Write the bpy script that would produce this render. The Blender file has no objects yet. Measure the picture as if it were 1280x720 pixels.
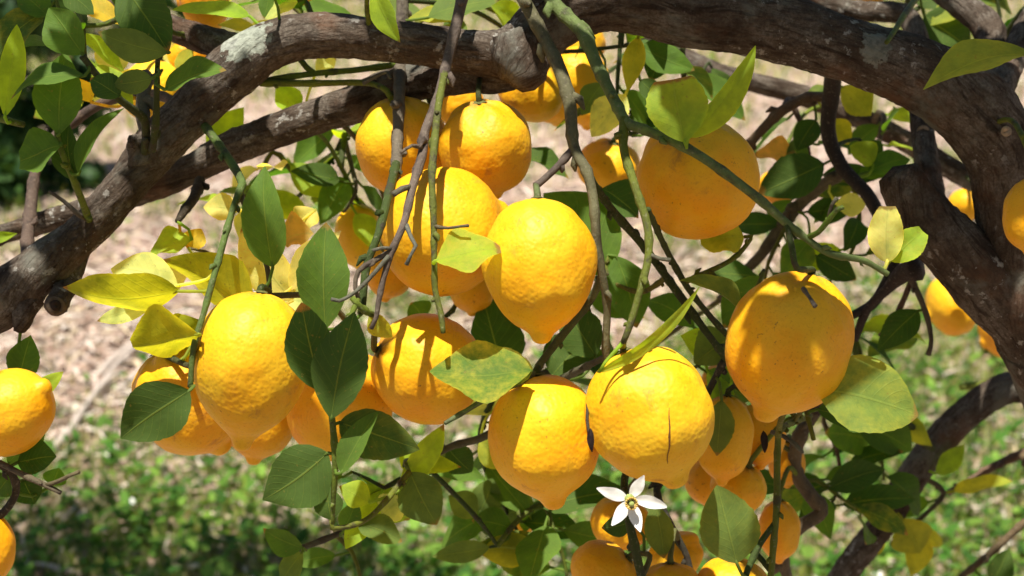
import bpy, math, random
import numpy as np
from mathutils import Vector, Matrix, noise

random.seed(7)
rng = np.random.default_rng(7)
R = math.radians
sc = bpy.context.scene
col = sc.collection

# ------------------------------------------------------------------ camera
CAM = Vector((0, 0, 1.55))
PITCH = R(15)
LENS, FPX = 50.0, 1280 * 50 / 36
RIGHT = Vector((1, 0, 0))
FWD = Vector((0, math.cos(PITCH), -math.sin(PITCH)))
UP = Vector((0, math.sin(PITCH), math.cos(PITCH)))
cd = bpy.data.cameras.new('camera')
cam = bpy.data.objects.new('camera', cd)
col.objects.link(cam)
cam.location = CAM
cam.rotation_euler = (R(90) - PITCH, 0, 0)
cd.lens, cd.sensor_width, cd.clip_start, cd.clip_end = LENS, 36, 0.05, 600
cd.dof.use_dof = True
cd.dof.focus_distance = 0.93
cd.dof.aperture_fstop = 8.5
sc.camera = cam

# ------------------------------------------------------------------ sky, sun, exposure
SUN_EL, SUN_AZ = R(74), R(202)          # azimuth clockwise from +Y: behind the camera, a little to one side
SUN = Vector((math.sin(SUN_AZ) * math.cos(SUN_EL), math.cos(SUN_AZ) * math.cos(SUN_EL), math.sin(SUN_EL)))
world = bpy.data.worlds.new('World')
sc.world = world
world.use_nodes = True
wn = world.node_tree
sky = wn.nodes.new('ShaderNodeTexSky')
sky.sky_type = 'NISHITA'
sky.sun_disc = False
sky.sun_elevation, sky.sun_rotation = SUN_EL, SUN_AZ
wn.links.new(sky.outputs[0], wn.nodes['Background'].inputs[0])
wn.nodes['Background'].inputs[1].default_value = 0.052
sd = bpy.data.lights.new('sun', 'SUN')
sd.energy, sd.angle, sd.color = 5.0, R(0.53), (1.0, 0.95, 0.86)
so = bpy.data.objects.new('sun', sd)
col.objects.link(so)
so.rotation_euler = SUN.to_track_quat('Z', 'Y').to_euler()
so.location = (0, 0, 8)
vs = sc.view_settings
vs.view_transform, vs.look, vs.exposure, vs.gamma = 'Standard', 'None', 0.85, 1
vs.use_curve_mapping = False
sc.cycles.use_denoising = True
sc.cycles.max_bounces = 8


def P(x, y, d):
    """photo pixel + distance along the view axis -> point in the place"""
    return CAM + RIGHT * ((x - 640) / FPX * d) + UP * ((360 - y) / FPX * d) + FWD * d


def proj(p):
    q = p - CAM
    d = q.dot(FWD)
    return 640 + q.dot(RIGHT) / d * FPX, 360 - q.dot(UP) / d * FPX, d


def ground_z(x, y):
    s = 0.08 * max(0.0, y - 2.0)
    return s + 0.035 * noise.noise(Vector((x * 0.9, y * 0.9, 0))) + 0.012 * noise.noise(Vector((x * 4, y * 4, 3)))


def on_ground(x, y):
    q = P(x, y, 1.0) - CAM
    t = 1.0
    while t < 30:
        p = CAM + q * t
        if p.z < ground_z(p.x, p.y):
            return p
        t += 0.02
    return CAM + q * 12


# ------------------------------------------------------------------ material helpers
def mat(name):
    m = bpy.data.materials.new(name)
    m.use_nodes = True
    nt = m.node_tree
    return m, nt, nt.nodes['Principled BSDF']


class N:
    def __init__(s, nt):
        s.nt = nt

    def new(s, t, **kw):
        n = s.nt.nodes.new(t)
        for k, v in kw.items():
            setattr(n, k, v)
        return n

    def link(s, a, b):
        s.nt.links.new(a, b)

    def noise(s, vec, scale, detail=4, rough=0.55, dist=0.0):
        n = s.new('ShaderNodeTexNoise')
        n.inputs['Scale'].default_value = scale
        n.inputs['Detail'].default_value = detail
        n.inputs['Roughness'].default_value = rough
        n.inputs['Distortion'].default_value = dist
        if vec is not None:
            s.link(vec, n.inputs['Vector'])
        return n.outputs['Fac']

    def ramp(s, fac, stops):
        n = s.new('ShaderNodeValToRGB')
        e = n.color_ramp.elements
        while len(e) > 1:
            e.remove(e[0])
        for i, (p, c) in enumerate(stops):
            k = e[0] if i == 0 else e.new(p)
            k.position = p
            k.color = (*c, 1) if len(c) == 3 else c
        s.link(fac, n.inputs[0])
        return n.outputs[0]

    def step(s, fac, a, b):
        n = s.new('ShaderNodeMapRange', interpolation_type='SMOOTHSTEP')
        n.inputs[1].default_value, n.inputs[2].default_value = a, b
        s.link(fac, n.inputs[0])
        return n.outputs[0]

    def math(s, op, a, b=None, c=None):
        n = s.new('ShaderNodeMath', operation=op)
        for i, v in enumerate((a, b, c)):
            if v is None:
                continue
            if isinstance(v, (int, float)):
                n.inputs[i].default_value = v
            else:
                s.link(v, n.inputs[i])
        return n.outputs[0]

    def mix(s, fac, a, b, blend='MIX'):
        n = s.new('ShaderNodeMix', data_type='RGBA', blend_type=blend)
        for i, v in ((0, fac), (6, a), (7, b)):
            if isinstance(v, (int, float)):
                n.inputs[i].default_value = v
            elif isinstance(v, tuple):
                n.inputs[i].default_value = (*v, 1)
            else:
                s.link(v, n.inputs[i])
        return n.outputs[2]

    def bump(s, h, strength, dist, prev=None):
        n = s.new('ShaderNodeBump')
        n.inputs['Strength'].default_value = strength
        n.inputs['Distance'].default_value = dist
        s.link(h, n.inputs['Height'])
        if prev is not None:
            s.link(prev, n.inputs['Normal'])
        return n.outputs[0]

    def vmul(s, vec, v):
        n = s.new('ShaderNodeVectorMath', operation='MULTIPLY')
        s.link(vec, n.inputs[0])
        n.inputs[1].default_value = v
        return n.outputs[0]


# ---- lemon peel
def make_peel():
    m, nt, b = mat('lemon_peel')
    n = N(nt)
    tc = n.new('ShaderNodeTexCoord')
    oi = n.new('ShaderNodeObjectInfo')
    off = n.new('ShaderNodeVectorMath', operation='ADD')
    rnd = n.math('MULTIPLY', oi.outputs['Random'], 7.0)
    cx = n.new('ShaderNodeCombineXYZ')
    n.link(rnd, cx.inputs[0]); n.link(rnd, cx.inputs[1])
    n.link(tc.outputs['Object'], off.inputs[0]); n.link(cx.outputs[0], off.inputs[1])
    v = off.outputs[0]
    big = n.noise(v, 28, 4, 0.6)
    c = n.mix(n.step(big, 0.35, 0.68), (0.80, 0.445, 0.013), (0.81, 0.365, 0.004))
    c = n.mix(1.0, c, oi.outputs['Color'], 'MULTIPLY')
    # fine speckle of oil glands
    fine = n.noise(v, 620, 2, 0.5)
    c = n.mix(n.step(fine, 0.55, 0.75), c, n.mix(0.32, c, (0.42, 0.16, 0.01)))
    # rind scald: brownish clouds, and small dark specks
    sm = n.noise(v, 34, 7, 0.72, 0.6)
    c = n.mix(n.math('MULTIPLY', n.step(sm, 0.57, 0.74), 0.62), c, (0.36, 0.14, 0.035))
    gate = n.step(n.noise(v, 22, 2), 0.46, 0.58)
    sp = n.noise(v, 260, 3, 0.6)
    c = n.mix(n.math('MULTIPLY', n.math('MULTIPLY', n.step(sp, 0.655, 0.72), gate), 0.6), c, (0.13, 0.05, 0.02))
    # stem end slightly browned
    sx = n.new('ShaderNodeSeparateXYZ')
    n.link(tc.outputs['UV'], sx.inputs[0])
    st = n.math('MULTIPLY', n.step(sx.outputs[1], 0.17, 0.02), n.step(n.noise(v, 60, 5, 0.6), 0.40, 0.6))
    c = n.mix(n.math('MULTIPLY', st, 0.75), c, (0.33, 0.16, 0.05))
    n.link(c, b.inputs['Base Color'])
    vo = n.new('ShaderNodeTexVoronoi', feature='SMOOTH_F1')
    vo.inputs['Scale'].default_value = 360
    n.link(v, vo.inputs['Vector'])
    bp = n.bump(vo.outputs['Distance'], 0.34, 0.0011)
    bp = n.bump(n.noise(v, 150, 3, 0.5), 0.11, 0.0022, bp)
    n.link(bp, b.inputs['Normal'])
    rr = n.ramp(sm, [(0.3, (0.42,) * 3), (0.75, (0.6,) * 3)])
    n.link(rr, b.inputs['Roughness'])
    b.inputs['Specular IOR Level'].default_value = 0.27
    b.inputs['Subsurface Weight'].default_value = 0.12
    b.inputs['Subsurface Radius'].default_value = (1.0, 0.5, 0.08)
    b.inputs['Subsurface Scale'].default_value = 0.004
    return m


# ---- bark of the limbs (UV: x round, y along, both in metres)
def make_bark():
    m, nt, b = mat('limb_bark')
    n = N(nt)
    tc = n.new('ShaderNodeTexCoord')
    o, uv = tc.outputs['Object'], tc.outputs['UV']
    st = n.vmul(uv, (1, 0.22, 1))
    fib = n.noise(st, 330, 6, 0.65, 0.35)
    crack = n.noise(st, 120, 4, 0.6, 0.8)
    mot = n.noise(o, 34, 5, 0.62)
    c = n.ramp(mot, [(0.30, (0.050, 0.035, 0.024)), (0.46, (0.095, 0.071, 0.052)), (0.60, (0.165, 0.138, 0.11)), (0.75, (0.065, 0.046, 0.032))])
    c = n.mix(n.math('MULTIPLY', n.step(n.noise(o, 520, 3, 0.7), 0.58, 0.40), 0.5), c, (0.04, 0.028, 0.02))
    c = n.mix(n.math('MULTIPLY', n.step(fib, 0.54, 0.36), 0.7), c, (0.04, 0.027, 0.019))
    c = n.mix(n.math('MULTIPLY', n.step(crack, 0.46, 0.33), 0.75), c, (0.022, 0.014, 0.010))
    # reddish new wood in places, grey-green algae, pale crust lichen specks
    red = n.step(n.noise(o, 14, 4, 0.6), 0.54, 0.70)
    c = n.mix(n.math('MULTIPLY', red, 0.5), c, (0.155, 0.075, 0.04))
    gr = n.step(n.noise(o, 20, 5, 0.65), 0.53, 0.68)
    c = n.mix(n.math('MULTIPLY', gr, 0.65), c, (0.165, 0.165, 0.135))
    pale = n.math('MULTIPLY', n.step(n.noise(o, 115, 5, 0.7), 0.575, 0.64), n.step(n.noise(o, 13, 3), 0.46, 0.58))
    c = n.mix(n.math('MULTIPLY', pale, 0.75), c, (0.36, 0.34, 0.30))

    def patch(center, rad, colr, c):
        d = n.new('ShaderNodeVectorMath', operation='DISTANCE')
        n.link(o, d.inputs[0])
        d.inputs[1].default_value = center
        e = n.math('ADD', n.math('DIVIDE', d.outputs['Value'], rad), n.math('MULTIPLY', n.math('SUBTRACT', n.noise(o, 95, 5, 0.7), 0.5), 2.4))
        return n.mix(n.step(e, 1.02, 0.88), c, n.mix(n.step(n.noise(o, 260, 3), 0.35, 0.7), colr, tuple(k * 0.62 for k in colr)))
    for ctr, rad, cc in LICHEN:
        c = patch(ctr, rad, cc, c)
    n.link(c, b.inputs['Base Color'])
    b.inputs['Roughness'].default_value = 0.85
    b.inputs['Specular IOR Level'].default_value = 0.08
    bp = n.bump(fib, 0.7, 0.0022)
    bp = n.bump(crack, 0.8, 0.004, bp)
    bp = n.bump(n.noise(o, 420, 5, 0.7), 0.7, 0.0018, bp)
    n.link(bp, b.inputs['Normal'])
    return m


def make_twigmat():
    m, nt, b = mat('twig_bark')
    n = N(nt)
    tc = n.new('ShaderNodeTexCoord')
    oi = n.new('ShaderNodeObjectInfo')
    o = tc.outputs['Object']
    f = n.noise(o, 90, 5, 0.65)
    c = n.mix(n.step(f, 0.3, 0.7), n.mix(0.35, oi.outputs['Color'], (0.03, 0.025, 0.02)), oi.outputs['Color'])
    spk = n.step(n.noise(o, 420, 3, 0.6), 0.58, 0.68)
    c = n.mix(n.math('MULTIPLY', spk, 0.32), c, (0.28, 0.24, 0.17))
    dk = n.step(n.noise(o, 60, 5, 0.7), 0.52, 0.66)
    c = n.mix(n.math('MULTIPLY', dk, 0.75), c, (0.05, 0.037, 0.03))
    n.link(c, b.inputs['Base Color'])
    b.inputs['Roughness'].default_value = 0.62
    b.inputs['Specular IOR Level'].default_value = 0.14
    st = n.vmul(tc.outputs['UV'], (1, 0.3, 1))
    bp = n.bump(n.noise(st, 900, 5, 0.7), 0.9, 0.0010)
    bp = n.bump(n.noise(o, 260, 3, 0.6), 0.6, 0.0015, bp)
    n.link(bp, b.inputs['Normal'])
    return m


def make_leafmat():
    m, nt, b = mat('citrus_leaf')
    n = N(nt)
    out = nt.nodes['Material Output']
    tc = n.new('ShaderNodeTexCoord')
    oi = n.new('ShaderNodeObjectInfo')
    geo = n.new('ShaderNodeNewGeometry')
    sx = n.new('ShaderNodeSeparateXYZ')
    n.link(tc.outputs['UV'], sx.inputs[0])
    u, v = sx.outputs[0], sx.outputs[1]
    s = n.math('ABSOLUTE', n.math('SUBTRACT', v, 0.5))            # 0 midrib .. 0.5 margin
    rib = n.step(s, 0.022, 0.008)
    ph = n.math('FRACT', n.math('SUBTRACT', n.math('MULTIPLY', u, 9.0), n.math('MULTIPLY', s, 5.0)))
    vein = n.step(n.math('ABSOLUTE', n.math('SUBTRACT', ph, 0.5)), 0.085, 0.02)
    o = n.new('ShaderNodeVectorMath', operation='ADD')
    n.link(tc.outputs['Object'], o.inputs[0])
    n.link(oi.outputs['Random'], o.inputs[1])
    o = o.outputs[0]
    base = oi.outputs['Color']
    c = n.mix(n.step(n.noise(o, 70, 4, 0.6), 0.3, 0.7), n.mix(1.0, base, (0.72, 0.75, 0.7), 'MULTIPLY'), n.mix(1.0, base, (1.2, 1.15, 1.05), 'MULTIPLY'))
    # chlorosis mottling (object alpha = how much), stronger off the veins
    k = n.math('ADD', n.noise(o, 95, 6, 0.7), n.math('MULTIPLY', s, 0.22))
    mo = n.math('MULTIPLY', n.step(k, 0.40, 0.86), n.math('SUBTRACT', 1.0, oi.outputs['Alpha']))
    c = n.mix(mo, c, (0.46, 0.44, 0.04))
    spot = n.step(n.noise(o, 330, 3, 0.6), 0.66, 0.70)
    c = n.mix(n.math('MULTIPLY', spot, 0.5), c, (0.16, 0.11, 0.03))
    tipm = n.math('MULTIPLY', n.step(n.math('ADD', u, n.math('MULTIPLY', n.noise(o, 120, 4, 0.7), 0.22)), 1.02, 1.08), n.step(oi.outputs['Random'], 0.55, 0.62))
    c = n.mix(tipm, c, (0.22, 0.11, 0.035))
    c = n.mix(n.math('MULTIPLY', n.step(s, 0.40, 0.5), 0.35), c, n.mix(1.0, c, (1.7, 1.45, 0.9), 'MULTIPLY'))
    lite = n.mix(0.45, c, (0.30, 0.40, 0.07))
    c = n.mix(n.math('MULTIPLY', vein, 0.13), c, lite)
    c = n.mix(n.math('MULTIPLY', rib, 0.5), c, lite)
    under = n.mix(0.40, c, (0.20, 0.28, 0.07))
    cc = n.mix(geo.outputs['Backfacing'], c, under)
    n.link(cc, b.inputs['Base Color'])
    rg = n.math('ADD', n.math('MULTIPLY', geo.outputs['Backfacing'], 0.22), n.math('ADD', 0.26, n.math('MULTIPLY', n.noise(o, 60, 3), 0.2)))
    n.link(rg, b.inputs['Roughness'])
    b.inputs['Specular IOR Level'].default_value = 0.10
    h = n.math('ADD', n.math('MULTIPLY', vein, -0.2), n.math('ADD', n.math('MULTIPLY', rib, -0.8), n.math('MULTIPLY', n.noise(o, 160, 4, 0.6), 0.9)))
    bp = n.bump(h, 0.45, 0.0012)
    n.link(bp, b.inputs['Normal'])
    tr = n.new('ShaderNodeBsdfTranslucent')
    n.link(n.mix(1.0, c, (3.0, 2.6, 0.9), 'MULTIPLY'), tr.inputs['Color'])
    n.link(bp, tr.inputs['Normal'])
    mx = n.new('ShaderNodeMixShader')
    mx.inputs[0].default_value = 0.42
    n.link(b.outputs[0], mx.inputs[1])
    n.link(tr.outputs[0], mx.inputs[2])
    n.link(mx.outputs[0], out.inputs[0])
    return m


def make_attrmat(name, transl=0.0, rough=0.7):
    """colour from the per-piece 'col' attribute (each blade or chip has its own colour)"""
    m, nt, b = mat(name)
    n = N(nt)
    at = n.new('ShaderNodeAttribute', attribute_name='col')
    n.link(at.outputs['Color'], b.inputs['Base Color'])
    b.inputs['Roughness'].default_value = rough
    b.inputs['Specular IOR Level'].default_value = 0.1
    if transl:
        tr = n.new('ShaderNodeBsdfTranslucent')
        n.link(n.mix(1.0, at.outputs['Color'], (2.2, 2.0, 0.9), 'MULTIPLY'), tr.inputs['Color'])
        mx = n.new('ShaderNodeMixShader')
        mx.inputs[0].default_value = transl
        n.link(b.outputs[0], mx.inputs[1]); n.link(tr.outputs[0], mx.inputs[2])
        n.link(mx.outputs[0], nt.nodes['Material Output'].inputs[0])
    return m


def make_ground():
    m, nt, b = mat('mulch_soil')
    n = N(nt)
    o = n.new('ShaderNodeTexCoord').outputs['Object']
    a = n.noise(o, 1.4, 6, 0.6)
    f = n.noise(o, 42, 6, 0.7)
    st = n.noise(n.vmul(o, (1, 0.25, 1)), 70, 5, 0.7, 0.5)
    f2 = n.noise(o, 7, 5, 0.7)
    c = n.ramp(n.math('ADD', n.math('MULTIPLY', f, 0.55), n.math('MULTIPLY', f2, 0.45)), [(0.33, (0.13, 0.075, 0.05)), (0.45, (0.36, 0.245, 0.19)), (0.56, (0.50, 0.37, 0.30)), (0.68, (0.60, 0.49, 0.41))])
    c = n.mix(n.math('MULTIPLY', n.step(st, 0.55, 0.66), 0.7), c, (0.56, 0.46, 0.38))
    c = n.mix(n.math('MULTIPLY', n.step(a, 0.50, 0.66), 0.55), c, (0.24, 0.21, 0.10))
    n.link(c, b.inputs['Base Color'])
    b.inputs['Roughness'].default_value = 0.95
    n.link(n.bump(f, 0.9, 0.02), b.inputs['Normal'])
    return m


def simple(name, c, rough=0.6, nscale=120, var=0.35):
    m, nt, b = mat(name)
    n = N(nt)
    o = n.new('ShaderNodeTexCoord').outputs['Object']
    f = n.noise(o, nscale, 5, 0.65)
    n.link(n.mix(n.step(f, 0.3, 0.7), tuple(k * (1 - var) for k in c), tuple(min(1, k * (1 + var * .5)) for k in c)), b.inputs['Base Color'])
    b.inputs['Roughness'].default_value = rough
    b.inputs['Specular IOR Level'].default_value = 0.15
    n.link(n.bump(f, 0.4, 0.001), b.inputs['Normal'])
    return m


LICHEN = [(P(303, 46, 1.002), 0.019, (0.34, 0.36, 0.29)), (P(283, 51, 1.004), 0.009, (0.36, 0.37, 0.31)),
          (P(262, 133, 0.998), 0.0085, (0.36, 0.34, 0.05)), (P(1095, 62, 1.0), 0.012, (0.20, 0.20, 0.165)),
          (P(1230, 60, 1.3), 0.014, (0.45, 0.42, 0.38)), (P(60, 335, 1.0), 0.012, (0.30, 0.29, 0.26))]
# limb meshes keep world offsets from the tree base; shift the lichen centres the same way
TREE = Vector((0.78, 1.30, 0.0))
TREE.z = ground_z(TREE.x, TREE.y)
LICHEN = [(tuple(Vector(c) - TREE), r, k) for c, r, k in LICHEN]

M_PEEL, M_BARK, M_TWIG, M_LEAF, M_GROUND = make_peel(), make_bark(), make_twigmat(), make_leafmat(), make_ground()
M_GRASS = make_attrmat('grass_blade', 0.3)
M_CROWN = make_attrmat('crown_leaf', 0.3, 0.45)
M_LITTER = make_attrmat('straw_chip', 0.0, 0.9)
M_CALYX = simple('calyx_green', (0.12, 0.12, 0.035), 0.6, 400)
M_PETAL = simple('petal_white', (0.80, 0.79, 0.74), 0.5, 200, 0.08)
M_STAMEN = simple('stamen_yellow', (0.62, 0.42, 0.10), 0.6, 500)
M_PISTIL = simple('pistil_green', (0.30, 0.36, 0.10), 0.5, 300)
M_CUT = simple('cut_wood', (0.36, 0.27, 0.18), 0.8, 160)
M_HOLLOW = simple('rotten_core', (0.03, 0.02, 0.015), 0.9, 160)
M_STUB = simple('weathered_stub', (0.10, 0.072, 0.048), 0.9, 200)
M_SCAR = simple('dry_scar', (0.17, 0.065, 0.02), 0.7, 500)
M_CANE = simple('weathered_cane', (0.46, 0.39, 0.33), 0.8, 60)
M_BLACK = simple('shrivelled_black', (0.02, 0.012, 0.010), 0.5, 200)


# ------------------------------------------------------------------ mesh helpers
def link_mesh(name, verts, faces, material, parent=None, uvs=None, smooth=True, mats=None, midx=None, origin=None):
    me = bpy.data.meshes.new(name)
    if origin is not None:
        verts = [Vector(v) - origin for v in verts]
    me.from_pydata([tuple(v) for v in verts], [], faces)
    for mm in (mats or [material]):
        me.materials.append(mm)
    if midx:
        me.polygons.foreach_set('material_index', midx)
    if uvs is not None:
        l = me.uv_layers.new(name='UVMap')
        vi = np.empty(len(me.loops), dtype=np.int32)
        me.loops.foreach_get('vertex_index', vi)
        l.data.foreach_set('uv', np.asarray(uvs, dtype=np.float32)[vi].ravel())
    if smooth:
        me.polygons.foreach_set('use_smooth', [True] * len(me.polygons))
    me.update()
    o = bpy.data.objects.new(name, me)
    col.objects.link(o)
    if parent:
        o.parent = parent
    return o


def tag(o, label=None, cat=None, group=None, kind=None):
    for k, v in (('label', label), ('category', cat), ('group', group), ('kind', kind)):
        if v:
            o[k] = v
    return o


def catmull(pts, step):
    """pts: list of (Vector, radius) -> dense list"""
    out = []
    n = len(pts)
    for i in range(n - 1):
        p0, p1, p2, p3 = pts[max(i - 1, 0)], pts[i], pts[i + 1], pts[min(i + 2, n - 1)]
        L = (p2[0] - p1[0]).length
        k = max(1, int(L / step))
        for j in range(k):
            t = j / k
            t2, t3 = t * t, t * t * t
            f = lambda a, b, c, d: 0.5 * ((2 * b) + (c - a) * t + (2 * a - 5 * b + 4 * c - d) * t2 + (3 * b - a - 3 * c + d) * t3)
            out.append((f(p0[0], p1[0], p2[0], p3[0]), max(1e-4, p1[1] + (p2[1] - p1[1]) * (t * t * (3 - 2 * t)))))
    out.append(pts[-1])
    return out


def tube_geo(dense, sides, rough=0.0, seed=0.0, lump=0.0, nodes=0.0):
    verts, uvs, faces = [], [], []
    ref = -FWD
    s = 0.0
    prev = None
    for i, (p, r) in enumerate(dense):
        a = dense[max(i - 1, 0)][0]
        b = dense[min(i + 1, len(dense) - 1)][0]
        t = (b - a).normalized() if (b - a).length > 1e-9 else Vector((0, 0, 1))
        ref = ref - t * ref.dot(t)
        if ref.length < 1e-4:
            ref = t.orthogonal()
        ref.normalize()
        side = t.cross(ref)
        if prev is not None:
            s += (p - prev).length
        prev = p
        rr = r
        if nodes:
            ph = (s / nodes + seed) % 1.0
            rr *= 1 + 0.22 * math.exp(-((ph - 0.5) / 0.09) ** 2)
        for j in range(sides + 1):
            th = 2 * math.pi * j / sides + math.pi          # seam away from the camera
            dv = ref * math.cos(th) + side * math.sin(th)
            q = rr
            if lump or rough:
                w = p + dv * r
                if lump:
                    q *= 1 + lump * noise.noise(Vector((w.x * 22 + seed, w.y * 22, w.z * 22)))
                if rough:
                    e1 = noise.noise(Vector((math.cos(th) * r * 170 + seed, math.sin(th) * r * 170, s * 48)))
                    e2 = noise.noise(Vector((math.cos(th) * r * 420 + seed, math.sin(th) * r * 420, s * 190)))
                    q += rough * (0.75 * -abs(e1) + 0.45 * e2)
            verts.append(p + dv * q)
            uvs.append((j / sides * 2 * math.pi * r, s))
    k = sides + 1
    for i in range(len(dense) - 1):
        for j in range(sides):
            faces.append((i * k + j, (i + 1) * k + j, (i + 1) * k + j + 1, i * k + j + 1))
    # caps
    for row, (p, r), flip in ((0, dense[0], False), (len(dense) - 1, dense[-1], True)):
        c = len(verts)
        nb = dense[1][0] if row == 0 else dense[-2][0]
        verts.append(p + (p - nb).normalized() * r * 0.35)
        uvs.append((0, 0))
        for j in range(sides):
            f = (row * k + j, row * k + j + 1, c)
            faces.append(f[::-1] if flip else f)
    return verts, faces, uvs


# ------------------------------------------------------------------ ground
def build_ground():
    xs = np.concatenate([np.linspace(-120, -8, 15), np.linspace(-7.5, 7.5, 121), np.linspace(8, 120, 15)])
    ys = np.concatenate([np.linspace(-60, -1, 12), np.linspace(0, 14, 113), np.linspace(15, 220, 25)])
    verts = [(x, y, ground_z(x, y)) for y in ys for x in xs]
    w = len(xs)
    faces = [(j * w + i, j * w + i + 1, (j + 1) * w + i + 1, (j + 1) * w + i) for j in range(len(ys) - 1) for i in range(w - 1)]
    o = link_mesh('ground', verts, faces, M_GROUND)
    tag(o, 'pinkish dry mulch and soil of the orchard floor', 'ground', kind='structure')


def grass_density(x, y):
    n1 = 0.5 + 0.5 * noise.noise(Vector((x * 1.1, y * 1.1, 9)))
    n2 = 0.5 + 0.5 * noise.noise(Vector((x * 3.1, y * 3.1, 4)))
    edge = 3.75 + 1.25 * max(0, min(1, (x - 0.1) / 0.7)) + 0.5 * (n1 - 0.5)
    near = 1 / (1 + math.exp((y - edge) / 0.16))
    far = 1 / (1 + math.exp(-(y - 9.2) / 0.6)) * 0.75
    patch = 0.75 * max(0, (n1 * 0.6 + n2 * 0.5) - 0.50) / 0.3
    return max(near * (0.45 + 0.75 * n2), far * (0.3 + n2), patch)


def scatter_mesh(name, P0, dirs, sides, L, W, bend, cols, material, up=None):
    """strips of 5 points (2 quads + tip) for many thin pieces, one mesh"""
    n = len(P0)
    upv = np.array([0, 0, 1.0]) if up is None else up
    mid = P0 + dirs * (L * 0.5)[:, None] + upv * (bend * L)[:, None]
    tip = P0 + dirs * L[:, None] - upv * (bend * L * 0.3)[:, None]
    hw = (W * 0.5)[:, None]
    V = np.stack([P0 - sides * hw * 0.6, P0 + sides * hw * 0.6, mid + sides * hw, mid - sides * hw, tip], 1).reshape(-1, 3)
    idx = np.arange(n) * 5
    quads = np.stack([idx, idx + 1, idx + 2, idx + 3], 1)
    tris = np.stack([idx + 3, idx + 2, idx + 4], 1)
    me = bpy.data.meshes.new(name)
    me.vertices.add(len(V)); me.vertices.foreach_set('co', V.astype(np.float32).ravel())
    me.loops.add(n * 7)
    loops = np.concatenate([quads, tris], 1).ravel()
    me.loops.foreach_set('vertex_index', loops.astype(np.int32))
    me.polygons.add(n * 2)
    st = np.stack([np.arange(n) * 7, np.arange(n) * 7 + 4], 1).ravel()
    me.polygons.foreach_set('loop_start', st.astype(np.int32))
    me.update(calc_edges=True)
    ca = me.color_attributes.new('col', 'FLOAT_COLOR', 'POINT')
    cc = np.ones((n, 5, 4), dtype=np.float32)
    cc[:, :, :3] = cols[:, None, :]
    ca.data.foreach_set('color', cc.ravel())
    me.materials.append(material)
    o = bpy.data.objects.new(name, me)
    col.objects.link(o)
    return o


def rand_unit_h(n):
    a = rng.uniform(0, 2 * math.pi, n)
    return np.stack([np.cos(a), np.sin(a), np.zeros(n)], 1)


def sample_ground(n, accept):
    pts = []
    while len(pts) < n:
        y = 2.35 * (13.5 / 2.35) ** random.random()
        h = 0.40 * y + 0.25
        x = random.uniform(-h, h) * (1.0 if random.random() < 0.72 else 2.1)
        if random.random() < accept(x, y):
            pts.append((x, y, ground_z(x, y)))
    return np.array(pts)


def palette(n, cols, jitter=0.25):
    c = np.array(cols)[rng.integers(0, len(cols), n)]
    return np.clip(c * rng.uniform(1 - jitter, 1 + jitter, (n, 1)), 0, 1)


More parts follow.
